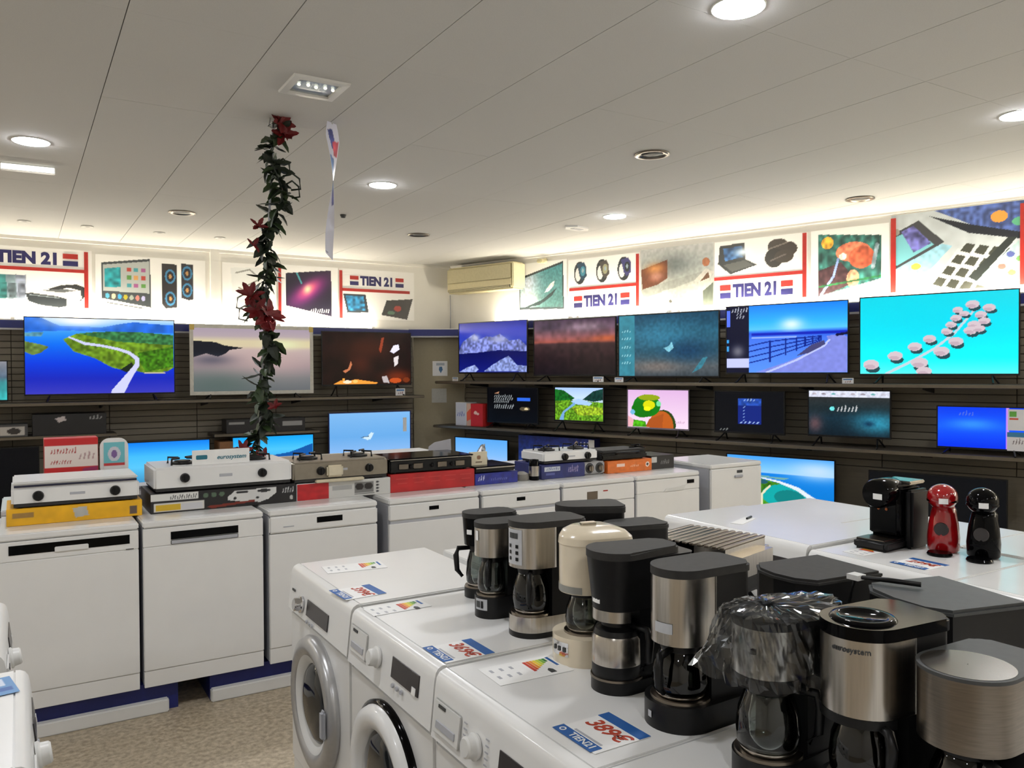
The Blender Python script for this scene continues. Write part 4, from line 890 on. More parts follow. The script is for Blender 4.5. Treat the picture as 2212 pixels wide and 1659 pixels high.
# things behind, on the rear row
p = Pic(60, 86).vgrad([(0, (190, 24, 28)), (1, (200, 30, 34))]).rect(0, .10, 1, .42, (226, 216, 210)).script(.1, .6, .18, .07, (170, 60, 56), 9).script(.1, .5, .34, .06, (170, 60, 56), 8).script(.62, .95, .26, .1, (180, 150, 150), 4).poly([(.7, .45), (1, .42), (1, .9), (.8, .8)], (150, 40, 90))
make_box('carton', 'tall red and white carton standing behind the yellow carton', 'box', (.255, 5.22, ZT), .27, .14, .39, REDCARD, p)
t = thing('round_sign', 'rounded teal and red promotion tag beside the tall red carton', 'sign', (.475, 5.24, ZT))
obj('stem', lathe([(.05, 0), (.05, .008), (.006, .012), (.005, .20)], 16), WHITE2, t, smooth=False)
obj('disc', upright(prism(rrect(.15, .22, .05), 0, .006), (0, .003, .27)), PAPER, t)
pic_obj('print', Pic(30, 44, (110, 190, 200)).rect(0, .72, 1, .80, (200, 60, 60)).rect(0, .8, 1, 1, (226, 226, 226)).ell(.5, .4, .3, .25, (206, 206, 216)).ell(.5, .4, .14, .14, (120, 90, 150)), .11, .17, PRINT, t, (0, -.006, .185))
t = thing('kitchen_scale', 'low grey rounded appliance on the rear row behind the white hobs', 'appliance', (.68, 5.3, ZT))
obj('body', box(-.19, .19, 0, .24, 0, .055, .025, 3), mat('light_grey_plastic', (160, 160, 160), .45), t, auto=50); obj('lid', box(-.16, .16, .03, .22, .055, .075, .01, 2), GREYW, t, auto=50)
t = thing('display_card', 'grey tilted card standing behind the black cooker', 'card', (2.62, 5.30, 1.155), radians(-6))
obj('sheet', upright(prism([(-.09, 0), (.09, 0), (.085, .11), (-.04, .09), (-.085, .06)], 0, .006)), GREYW, t)

# ------------------------------------------------------------ washing machines
def washer(label, loc, rz, style=1, w_=.60, d=.575, h=.85, group=None, front=True):
    t = thing('washing_machine', label, 'washing machine', loc, rz, group)
    # local: front faces -y, front plane y=0
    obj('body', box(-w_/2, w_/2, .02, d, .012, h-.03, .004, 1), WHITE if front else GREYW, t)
    obj('top_panel', box(-w_/2, w_/2, .0342, d+.004, h-.032, h, .004, 2), WHITE, t, auto=40)
    obj('front_panel', box(-w_/2, w_/2, .0, .022, .10, h-.175, .008, 2), WHITE, t, auto=40)
    obj('kick_plate', box(-w_/2+.002, w_/2-.002, .006, .022, .0, .097, .003, 1), WHITE, t)
    # sloped control panel
    b = bmesh.new(); z0, z1 = h-.172, h-.034
    pr = [(.034, z0), (-.004, z0), (-.012, z0+.008), (-.010, z0+.02), (.002, z1-.004), (.006, h-.018), (.013, h-.007), (.024, h-.0012), (.034, h)]
    b2 = [[b.verts.new((x, y, z)) for y, z in pr] for x in (-w_/2+.001, w_/2-.001)]
    for i in range(len(pr)): b.faces.new((b2[0][i], b2[0][(i+1) % len(pr)], b2[1][(i+1) % len(pr)], b2[1][i]))
    b.faces.new(b2[0]); b.faces.new(b2[1][::-1]); obj('control_panel', b, WHITE, t, auto=50)
    if not front: return t
    tilt = math.atan2(.014, z1-z0-.03)
    def onp(name, bm, m, x, zc, yoff=-.004, **k):
        f = (zc-(z0+.02))/(z1-z0-.032); y = -.010+f*.014+yoff
        o = obj(name, bm, m, t, loc=(x, y, zc), **k); o.rotation_euler = (-tilt, 0, 0); return o
    zc = (z0+z1)/2+{1: -.012, 2: .020, 3: 0., 4: 0., 5: 0.}[style]
    kx, (d0, d1) = {1: (-.15, (-.10, .15)), 2: (-.065, (.04, .22)), 3: (-.085, (.02, .17)), 4: (-.05, (.05, .2)), 5: (-.1, (.235, .375))}[style]
    if style == 1: kx, d0, d1 = -.165, -.10, .135
    if style != 1: onp('detergent_drawer', box(-.07, .07, -.004, .004, -.042, .042, .006, 2), WHITE2, -w_/2+.085, zc, auto=40)
    if style != 1: onp('drawer_grip', box(-.05, .05, -.002, .002, -.010, .010, .003, 1), GREYW, -w_/2+.085, zc-.015, -.009)
    onp('badge', box(-.018, .018, -.001, .001, -.004, .004), DGREY, -w_/2+.06, zc+.030, -.0095 if style != 1 else -.005)
    onp('program_knob', lathe([(.030, 0), (.031, .006), (.026, .010), (.024, .026), (.020, .030), (.001, .030)], 28, axis='Y'), WHITE2 if style != 1 else CHROME, kx, zc, auto=35)
    onp('display', box((d0-d1)/2, (d1-d0)/2, -.0012, .002, -.028, .030, .001, 1), mat('washer_display', (44, 40, 42), .25), (d0+d1)/2, zc+.004)
    if style == 2: onp('heart_mark', box(-.012, .012, -.0008, .0004, -.010, .010), PAPER, d1-.025, zc-.014, -.006)
    if style == 3:
        for k in range(6):
            for s in (-1, 1): onp('program_mark', box(-.007, .007, -.0005, .0005, -.0016, .0016), GREYW, kx+s*.052, zc-.036+.014*k, -.0052)
    for k in range(3): onp('button', lathe([(.007, 0), (.006, .004), (.001, .004)], 12, axis='Y'), GREYW, d0+.02+.03*k, zc-.042)
    # porthole door
    R = .235 if style == 1 else .225; cz = .42 if style == 1 else .415
    if style == 1:
        obj('door_ring', lathe([(R, 0), (R+.004, .012), (R-.006, .032), (R-.035, .042), (R-.065, .030), (R-.075, .004)], 56, axis='Y', c=(0, .0, cz), cap=False), mat('satin_silver', (178, 178, 178), .3, metal=.55), t, smooth=True)
        obj('inner_ring', lathe([(R-.064, .031), (R-.085, .022), (R-.10, .006)], 56, axis='Y', c=(0, .0, cz), cap=False), WHITE2, t, smooth=True)
    else:
        obj('door_gasket', lathe([(R+.012, 0), (R+.014, .014), (R+.002, .020)], 56, axis='Y', c=(0, .0, cz), cap=False), BLACKG, t, smooth=True)
        obj('door_ring', lathe([(R+.003, .014), (R-.004, .034), (R-.030, .046), (R-.062, .036), (R-.074, .006)], 56, axis='Y', c=(0, .0, cz), cap=False), WHITE, t, smooth=True)
    Ri = R-.098 if style == 1 else R-.072
    obj('drum_opening', lathe([(Ri, .004), (Ri-.004, -.012), (.001, -.014)], 48, axis='Y', c=(0, .012, cz), cap=False), DGREY, t, smooth=True)
    obj('door_glass', lathe([(Ri+.004, .012), (Ri-.02, .030), (Ri*.5, .040), (.001, .043)], 48, axis='Y', c=(0, .004, cz), cap=False), DOORGL, t, smooth=True)
    obj('door_handle', box(R-.06, R-.025, -.056, -.036, cz-.05, cz+.05, .008, 2), GREYW if style == 1 else WHITE2, t, auto=40)
    return nest(t, [('control_panel', ['detergent_drawer', 'drawer_grip', 'badge', 'program_knob', 'display', 'heart_mark', 'program_mark', 'button']), ('door_ring', ['inner_ring', 'door_glass', 'door_handle', 'door_gasket'])])
WR = -pi/2
w1 = washer('white washing machine with silver door ring, farthest of the front row', (.905, 2.82, .155), WR, 1, w_=.66)
w2 = washer('white washing machine with the 369 euro price card, beside the silver-ringed one', (.90, 2.165, .152), WR, 2, w_=.605)
w3 = washer('white washing machine with the 389 euro price card', (.895, 1.535, .150), WR, 3, w_=.625)
washer('white washing machine nearest the camera under the wrapped coffee maker', (.895, .905, .150), WR, 4, w_=.62)
washer('white washing machine below the frame under the bronze coffee maker', (.895, .28, .150), WR, 4, w_=.62)
platM = NAVY
def platform(label, x0, x1, y0, y1, h):
    t = thing('plinth', label, 'plinth', ((x0+x1)/2, (y0+y1)/2, 0)); a, b_ = (x1-x0)/2, (y1-y0)/2
    obj('riser', box(-a, a, -b_, b_, 0, h), platM, t); obj('skirting', box(-a-.02, -a, -b_, b_, 0, .07, .004, 1), WHITE2, t); return t
platform('blue platform under the two back-to-back rows of washing machines', .94, 2.10, -.05, 3.16, .150)
for k, (yc, lab) in enumerate(((2.78, 'white machine of the second row, farthest, beside the glossy jug coffee maker'), (2.16, 'white machine of the second row under the square-lidded black coffee maker'),
                               (1.54, 'white machine of the second row under the smaller espresso machine'), (.92, 'white machine of the second row under the slate-lidded espresso machine'), (.30, 'white machine of the second row below the frame'))):
    washer(lab, (2.115, yc, .150), pi/2, 4, w_=.605, group='second washing machine row', front=True)
platform('blue platform under the right-hand block of white machines', 2.88, 4.02, -.3, 3.2, .150)
washer('wide white machine with a black display, left of the capsule coffee machines', (2.83, 2.695, .150), WR, 5, w_=.88, h=.865)
for yc, st, lab in ((1.945, 4, 'white machine carrying the capsule coffee machines'), (1.335, 4, 'white machine at the right edge beside the capsule coffee machines'),
                    (.725, 4, 'white machine beyond the right edge, behind the coffee makers'), (.115, 4, 'white machine of the right-hand block outside the frame')):
    washer(lab, (2.83, yc, .150), WR, st, w_=.602)
for yc, lab in ((2.86, 'white machine behind the wide one, with the lagoon television beyond'), (2.25, 'white machine of the rear right-hand row behind the black coffee machine'), (1.64, 'white machine of the rear right-hand row at the right edge'), (1.02, 'white machine of the rear right-hand row outside the frame')):
    washer(lab, (4.03, yc, .150), pi/2, 4, w_=.605)
# row on the left side, facing right
platform('blue platform under the washing machines at the left edge', -.62, -.03, -.3, 3.2, .150)
for yc, lab in ((2.17, 'white washing machine cut by the left edge, nearest there'), (2.82, 'white washing machine at the left edge behind the nearest one'), (1.54, 'white washing machine outside the frame at the left')):
    t = washer(lab, (-.035 if yc > 2.6 else .02, yc+(.05 if yc > 2.6 else -.05), .150), pi/2, 2, w_=.60)
t = thing('price_card', 'blue price card on the machine cut by the left edge', 'card', (-.065, 2.30, 1.002), radians(10))
pic_obj('sheet', Pic(30, 40, (90, 140, 190)).rect(.15, .1, .8, .5, (200, 210, 225)).rect(.2, .6, .9, .8, (40, 90, 160)).line([(.2, .2), (.7, .4)], .05, (40, 70, 120)), .10, .13, PRINT, t, (0, 0, .001), flat=True)

# ------------------------------------------------------------ price and energy cards on the tops
def pricecard(label, x, y, rz, price, w_=.14, h_=.145, z=1.0005, brand='TIEN21', faded=False, lab_m=BLUE):
    t = thing('price_card', label, 'card', (x, y, z), rz)
    obj('sheet', box(-w_/2, w_/2, -h_/2, h_/2, 0, .0012), PAPER, t)
    obj('header_band', box(-w_/2, w_/2, h_/2-.030, h_/2, .0012, .002), lab_m, t)
    obj('footer_band', box(-w_/2-.004, w_/2-.01, -h_/2-.004, -h_/2+.026, .0012, .002), lab_m, t)
    o = text('price', price, .054, REDD, t, (0, .012, .0018), flat=True, bold=.02, shear=.25, ext=.0003)
    text('brand_lettering', brand, .026, PAPER, t, (.012, -h_/2+.011, .0024), flat=True, bold=.012, ext=.0003)
    obj('emblem', lathe([(.008, 0), (.008, .0006), (.005, .0006), (.005, 0)], 16, c=(-w_/2+.014, -h_/2+.011, .0021), cap=False), PAPER, t)
    obj('small_print', box(-w_*.3, w_*.35, -h_/2+.030, -h_/2+.036, .0012, .0016), GREYW, t)
    return t
pricecard('389 euro price card with blue bands on the nearest large washing machine top', 1.038, 1.34, WR, '389€')
pricecard('369 euro price card with blue bands on the second washing machine top', 1.012, 1.935, WR, '369€', w_=.135, z=1.0027)
pricecard('price card with blue bands on the farthest front washing machine top', .985, 2.625, WR+.05, '399€', w_=.14, z=1.0057)
pricecard('price card in front of the capsule coffee machines', 2.995, 1.85, WR, '299€', w_=.15)
def energycard(label, x, y, rz, w_=.125, h_=.21, z=1.0005):
    t = thing('energy_card', label, 'card', (x, y, z), rz)
    obj('sheet', box(-w_/2, w_/2, -h_/2, h_/2, 0, .0012), PAPER, t)
    for k, c in enumerate(((60, 130, 60), (120, 170, 50), (190, 200, 50), (230, 200, 40), (226, 150, 40), (206, 90, 40), (190, 60, 44))):
        obj('efficiency_bar', box(-w_*.36, -w_*.36+.022+.0075*k, h_/2-.034-.0095*k, h_/2-.0262-.0095*k, .0012, .0018), mat('bar%d' % k, c, .5), t)
    obj('class_arrow', prism([(.02, h_/2-.05), (.03, h_/2-.042), (.05, h_/2-.042), (.05, h_/2-.058), (.03, h_/2-.058)], .0012, .0018), DGREY, t)
    obj('header_band', box(-w_*.40, w_*.10, h_/2-.020, h_/2-.012, .0012, .0016), BLUE, t)
    for i in range(2):
        for j in range(3): obj('pictogram', box(-w_*.3+.045*i, -w_*.3+.045*i+.018, -h_/2+.018+.028*j, -h_/2+.026+.028*j, .0012, .0016), GREYW, t)
    return t
energycard('energy card with coloured bars in front of the cream coffee maker', 1.092, 1.725, WR-.05)
energycard('energy card lying near the front edge of the second washing machine', 1.03, 2.395, WR+.02, .09, .20, z=1.0027)
energycard('energy card lying on the farthest front washing machine', 1.10, 2.97, WR-.12, .12, .23, z=1.0057)
energycard('energy card in front of the black capsule coffee machine', 3.02, 2.10, WR, .10, .18)
t = thing('leaflet', 'loose pale leaflet on the wide machine of the right-hand block', 'leaflet', (3.05, 2.80, 1.0157), .4)
obj('sheet', box(-.10, .10, -.03, .03, 0, .002), PAPER, t); obj('clip', box(.03, .10, -.01, .0, .002, .012, .003, 1), BLACK, t)

# ------------------------------------------------------------ coffee makers
def coffee(label, x, y, rz, r, L, zb, zh0, zh1, base_m, head_m, lid_m, body_m=BLACK, carafe='glass', rc=.052, zc1=None, base_r=None, lidh=.016, handle=40, flare=1., dome=False, z=1.0, cr_mat=None, tail=None, extra=None, band=None, base_lo=0., wb=None):
    """front of the maker faces local -y; zb base height, zh0..zh1 head"""
    t = thing('coffee_maker', label, 'coffee maker', (x, y, z), rz)
    br = base_r or r
    if base_lo: obj('base_skirt', prism(stadium(br*1.0, L, .02, wb=wb or br*.9), 0, base_lo), BLACK, t, auto=35)
    obj('base', prism(stadium(br, L, .02, wb=wb or br*.9), base_lo, zb, .006), base_m, t, auto=35)
    obj('warming_plate', lathe([(rc+.004, zb), (rc+.003, zb+.005), (.001, zb+.005)], 32), STEELD, t, auto=35)
    cw = (wb or r*.9)
    obj('column', prism([(-cw, r*.55), (cw, r*.55), (cw, L-.015), (cw-.02, L), (-cw+.02, L), (-cw, L-.015)], zb-.002, zh0+.002), body_m, t)
    b = prism(stadium(r*.999, L if head_m is body_m else r*.9, .02, wb=wb), zh0, zh1, taper=flare, cen=(0, 0))
    obj('head', b, head_m, t, auto=35)
    if head_m is not body_m:
        obj('rear_housing', prism(stadium(r*.96, L, .02, wb=wb), zh0+.001, zh1, taper=flare), body_m, t, auto=35)
    R = r*flare
    if dome:
        b = None; st = stadium(R*1.0, L*.9, .03)
        for f0, f1, a0, a1 in ((0, .4, 1.03, 1.0), (.4, .75, 1.0, .86), (.75, 1., .86, .55)):
            b = prism([(px*a0, py*a0) for px, py in st], zh1+lidh*f0, zh1+lidh*f1, taper=a1/a0, bm=b)
        obj('lid', b, lid_m, t, auto=60)
        obj('lid_button', box(-.012, .012, -R*.2, R*.5, zh1+lidh, zh1+lidh+.008, .004, 2), lid_m, t, auto=40)
    else:
        obj('lid', prism(stadium(R*1.02, L+.004, .025, wb=(wb or R)*1.02 if not tail else tail), zh1, zh1+lidh, .005), lid_m, t, auto=35)
    # carafe
    z0 = zb+.006; z1 = (zc1 or zh0)-.004; hc = z1-z0
    if carafe == 'glass':
        g = cr_mat or GLASS
        prof = [(rc*.80, z0), (rc*.97, z0+hc*.10), (rc, z0+hc*.30), (rc*.93, z0+hc*.58), (rc*.74, z0+hc*.82), (rc*.66, z0+hc*.90)]
        inner = [(rr-.0025, zz+.002) for rr, zz in prof[::-1]]
        obj('carafe', lathe(prof+inner, 36, cap=False), g, t, smooth=True)
        obj('carafe_rim', lathe([(rc*.70, z0+hc*.86), (rc*.72, z0+hc*.93), (rc*.68, z0+hc*.995), (.001, z0+hc)], 32, cap=False), BLACK, t, auto=35)
        obj('carafe_band', lathe([(rc*.85, z0+.001), (rc*.90, z0+.006), (rc*.83, z0+.010)], 32, cap=False), STEEL, t, smooth=True)
    else:
        obj('carafe', lathe([(rc*.98, z0-.002), (rc, z0+.004), (rc, z0+hc*.22)], 40), BLACK, t, auto=35)
        obj('steel_shell', lathe([(rc*1.005, z0+hc*.22), (rc*1.01, z0+hc*.25), (rc*.985, z0+hc*.68), (rc*.90, z0+hc*.76)], 40, cap=False), STEEL, t, smooth=True)
        obj('carafe_rim', lathe([(rc*.93, z0+hc*.74), (rc*.86, z0+hc*.84), (rc*.62, z0+hc*.90), (rc*.60, z0+hc*.995), (.001, z0+hc)], 40, cap=False), BLACK, t, auto=35)
    a = radians(-90+handle); d = Vector((cos(a), sin(a), 0)); rr = rc*.72
    pts = [d*(rc*.70)+Vector((0, 0, z0+hc*.92)), d*(rc+.026)+Vector((0, 0, z0+hc*.90)), d*(rc+.034)+Vector((0, 0, z0+hc*.72)), d*(rc+.030)+Vector((0, 0, z0+hc*.35)), d*(rc+.012)+Vector((0, 0, z0+hc*.18))]
    obj('carafe_handle', tube([tuple(q) for q in pts], [.007, .009, .010, .009, .006], 10), BLACK, t, smooth=True)
    obj('drip_nozzle', lathe([(r*.34, zh0-.014), (r*.4, zh0+.001)], 20), body_m, t)
    if band:
        obj('head_band', lathe([(r*1.012, zh0+band[0]), (r*1.012, zh0+band[1])], 40, cap=False, a0=pi, a1=2*pi), band[2], t, smooth=True)
    if extra: extra(t)
    return nest(t, [('carafe', ['carafe_rim', 'carafe_band', 'steel_shell', 'carafe_handle']), ('head', ['display', 'button', 'head_band', 'water_window', 'drip_nozzle']), ('lid', ['lid_button'])])
def sticker(t, r, a_deg, z, w_=.018, h_=.014, m=PAPER, name='sticker'):
    """small plate wrapped on the cylinder front at angle a (0 = local -y)"""
    a = radians(-68+a_deg); da = w_/r/2
    b = lathe([(r+.0012, z-h_/2), (r+.0012, z+h_/2)], 6, cap=False, a0=a-da, a1=a+da)
    return obj(name, b, m, t)
# the machines face the aisle (world -x), turned slightly each
def ff(deg): return radians(-90+deg)
def ex1(t): sticker(t, .056, 10, .225, .02, .016)
coffee('glossy black coffee maker with glass jug, farthest left', 1.325, 2.385, ff(-6), .050, .12, .035, .178, .270, BLACK, BLACKG, BLACKM, carafe='glass', rc=.045, handle=-30, flare=1.12, extra=ex1)
def ex2(t):
    sticker(t, .055, 6, .045, .045, .034, mat('silver_badge', (180, 182, 186), .3), 'control_plate'); sticker(t, .0565, 12, .045, .008, .022, BLACK, 'switch'); sticker(t, .0565, -4, .045, .016, .02, DGREY, 'switch')
    sticker(t, .0555, -10, .255, .014, .03)
coffee('slim steel-headed coffee maker with glass jug and control plate on its base', 1.255, 2.175, ff(-8), .055, .15, .068, .190, .278, BLACK, STEEL, BLACKM, rc=.046, zc1=.190, handle=58, extra=ex2, lidh=.016)
def ex3(t):
    sticker(t, .066, -8, .26, .06, .10, mat('silver_badge', (180, 182, 186), .3), 'control_plate'); sticker(t, .0672, -8, .292, .034, .016, DGREY, 'display')
    for i in range(3):
        for j in range(2): sticker(t, .0672, -20+24*j, .262-.018*i, .010, .010, BLACK, 'button')
coffee('steel coffee maker with six round black buttons on its head', 1.265, 1.965, ff(-6), .066, .15, .062, .200, .315, STEEL, STEEL, BLACKM, rc=.056, cr_mat=SMOKE, handle=60, extra=ex3, base_lo=.018, lidh=.018)
def ex4(t):
    sticker(t, .086, -6, .042, .06, .036, CHROME, 'control_plate')
    for a in (-18, -6, 6): sticker(t, .0875, a, .042, .010, .012, DGREY, 'switch')
    obj('water_window', lathe([(.0688, .184), (.0688, .202)], 24, cap=False, a0=radians(-140), a1=radians(-30)), mat('grey_scale_window', (140, 140, 134), .4), t, smooth=True)
coffee('cream retro coffee maker with domed lid and clear glass jug', 1.275, 1.720, ff(-12), .068, .13, .072, .182, .308, CREAM, CREAM, CREAM, body_m=CREAM, rc=.052, zc1=.185, base_r=.086, handle=150, dome=True, lidh=.044, extra=ex4)
def ex5(t): sticker(t, .0595, -22, .222, .030, .022, PAPER)
coffee('black coffee maker with steel thermos jug and wide flat lid', 1.222, 1.520, ff(-4), .058, .155, .030, .195, .318, BLACK, BLACK, BLACKM, body_m=BLACK, carafe='thermos', rc=.060, zc1=.170, handle=110, flare=1.24, lidh=.018, extra=ex5, band=(-.026, .0, STEEL), base_r=.062, wb=.05)
def ex6(t): sticker(t, .0645, -8, .215, .044, .022, mat('silver_badge', (180, 182, 186), .3)); sticker(t, .0785, -28, .028, .012, .014, mat('silver_badge', (180, 182, 186), .3), 'badge')
coffee('tall steel and black coffee maker behind the 389 euro price card', 1.222, 1.300, ff(-2), .064, .15, .055, .178, .322, BLACK, STEEL, BLACKM, rc=.062, cr_mat=SMOKE, handle=20, extra=ex6, base_r=.078, lidh=.018)
def ex7(t): sticker(t, .068, -6, .245, .010, .010, BLACK, 'button')
cm7 = coffee('steel coffee maker wrapped in crinkled clear plastic film', 1.205, 1.045, ff(2), .067, .14, .040, .195, .285, BLACK, STEEL, BLACKM, rc=.060, zc1=.180, handle=120, extra=ex7, lidh=.018, band=(-.022, .0, BLACK))
def ex8(t): pass
cm8 = coffee('steel coffee maker with a glossy black ringed lid', 1.262, .885, ff(-5), .070, .145, .040, .170, .302, BLACK, STEEL, BLACKG, rc=.056, cr_mat=SMOKE, handle=70, lidh=.022, extra=ex8, band=(-.016, .0, BLACK))
obj('lid_ring', lathe([(.056, .3245), (.052, .329), (.041, .329), (.037, .325), (.001, .3248)], 40, cap=False), BLACKG, cm8, smooth=True)
o = text('lettering', 'eurosystem', .014, DGREY, cm8, (-.006, -.0712, .285), bold=.01)
for v in o.data.vertices:
    a = radians(-66)+(v.co.x/.070); rr_ = .0708-v.co.y
    v.co = Vector((cos(a)*rr_+.006, sin(a)*rr_+.0712, v.co.z))
cm9 = coffee('bronze brushed steel coffee maker nearest the camera at the bottom right', 1.300, .722, ff(0), .074, .15, .040, .165, .278, BLACK, STEELD, DGREY, body_m=BLACK, rc=.058, cr_mat=SMOKE, handle=60, lidh=.006, tail=.07)
obj('lid_inlay', lathe([(.069, .2845), (.001, .2847)], 40, cap=False), mat('satin_dark_lid', (96, 92, 86), .22, metal=.8), cm9)
# crinkled plastic film over the wrapped maker
def film():
    b = bmesh.new(); N, M_ = 72, 14; rg = []
    for j in range(M_):
        f = j/(M_-1)
        for_r = .02+.066*min(1, f*2.2)+ (.012*max(0, f-.45))
        zz = .318-.012*(f*2)**2 if f < .45 else .308-.125*(f-.45)/.55
        ring = []
        for i in range(N):
            a = 2*pi*i/N
            ex = .11*max(0, sin(a))**2*min(1, f*2.2)          # reaches back over the rear housing
            side = .085*max(0, cos(a-radians(210)))**8*max(0, f-.5)*1.2
            wr = .0055*sin(9*a+j*.9)*f+.004*sin(23*a-j*1.7)+.003*rnd.uniform(-1, 1)
            R_ = for_r+wr+side
            ring.append(b.verts.new((R_*cos(a), R_*sin(a)+ex, zz+.004*sin(13*a+2*j)*f+.002*rnd.uniform(-1, 1))))
        rg.append(ring)
    for j in range(M_-1):
        for i in range(N): b.faces.new((rg[j][i], rg[j][(i+1) % N], rg[j+1][(i+1) % N], rg[j+1][i]))
    return b
fo = obj('plastic_film', film(), FILM, cm7, smooth=False)

# black makers standing farther back on the second row
coffee('matt black coffee maker with square lid behind the steel-headed ones', 1.535, 2.125, ff(-22), .062, .15, .040, .190, .308, BLACK, BLACK, BLACKM, rc=.05, cr_mat=SMOKE, wb=.075, tail=.08, lidh=.022)
coffee('small glossy black coffee maker behind the cream one', 1.570, 1.925, ff(-10), .058, .13, .040, .180, .282, BLACK, BLACK, BLACKM, rc=.05, cr_mat=SMOKE, wb=.066, lidh=.014)
# contact grill / toaster
t = thing('sandwich_grill', 'wide steel contact grill with ribbed top behind the coffee makers', 'grill', (2.03, 2.03, 1.0), ff(15))
obj('base', box(-.165, .165, -.15, .16, .012, .10, .02, 3), BLACK, t, auto=45)
obj('side_cover', box(-.17, .02, -.16, .165, .075, .185, .03, 4), BLACKG, t, auto=45)
obj('lid', box(.0, .175, -.165, .17, .05, .180, .03, 4), STEEL, t, auto=45)
for k in range(11): obj('rib', box(-.155+.028*k, -.137+.028*k, -.14, .15, .178, .187, .003, 1), STEELD, t)
obj('handle', tube([(-.08, -.15, .12), (-.08, -.19, .12), (.08, -.19, .12), (.08, -.15, .12)], .010, 10), BLACK, t, smooth=True)
for x in (-.13, .13):
    for y_ in (-.12, .13): obj('foot', lathe([(.014, 0), (.016, .014)], 12, c=(x, y_, 0)), BLACK, t)
# two espresso machines
def espresso(label, x, y, rz, w_, d, h, side_m, lidm, cord=False):
    t = thing('espresso_machine', label, 'espresso machine', (x, y, 1.0), rz)
    obj('drip_base', box(-w_/2, w_/2, -d/2-.03, d/2, 0, .05, .008, 2), BLACK, t, auto=40)
    obj('drip_grille', box(-w_/2+.015, w_/2-.015, -d/2-.025, -d/2+.09, .05, .054), STEELD, t)
    obj('rear_body', box(-w_/2, w_/2, -d/2+.10, d/2, .05, h-.09), BLACK, t)
    obj('head', prism([(-w_/2, d/2), (-w_/2, -d/2+.02), (-w_/2+.04, -d/2-.01), (0, -d/2-.02), (w_/2-.04, -d/2-.01), (w_/2, -d/2+.02), (w_/2, d/2)], h-.09, h-.012), side_m, t)
    obj('lid', prism([(-w_/2-.003, d/2), (-w_/2-.003, -d/2+.02), (-w_/2+.04, -d/2-.014), (0, -d/2-.024), (w_/2-.04, -d/2-.014), (w_/2+.003, -d/2+.02), (w_/2+.003, d/2)], h-.012, h, .006), lidm, t, auto=30)
    obj('side_strip', box(-w_/2-.002, -w_/2+.0, -d/2+.12, -d/2+.15, .05, h-.015), STEEL, t)
    obj('side_strip', box(-w_/2-.002, -w_/2+.0, d/2-.03, d/2-.005, .05, h-.015), STEEL, t)
    obj('group_head', lathe([(.032, h-.12), (.034, h-.088)], 24, c=(0, -d/2+.05, 0)), STEEL, t, auto=35)
    obj('portafilter', tube([(0, -d/2+.05, h-.115), (0, -d/2-.09, h-.12)], [.012, .010], 10), BLACK, t, smooth=True)
    return t
espresso('black espresso machine with flat lid behind the tall steel coffee maker', 1.685, 1.315, ff(-6), .20, .23, .270, BLACK, BLACKM)
espresso('larger espresso machine with slate lid and steel side strips at the right', 1.735, 1.020, ff(-14), .235, .225, .268, BLACK, DGREY)
t = thing('cable', 'black cord lying between the two espresso machines', 'cable', (0, 0, 1.0))
obj('cord', tube([(1.62, 1.20, .02), (1.63, 1.195, .10), (1.64, 1.19, .20), (1.66, 1.185, .277), (1.69, 1.12, .279), (1.72, 1.06, .278)], .006, 8), BLACK, t, smooth=True)
obj('cable_tag', box(1.650, 1.68, 1.17, 1.20, .271, .283), WHITE2, t)

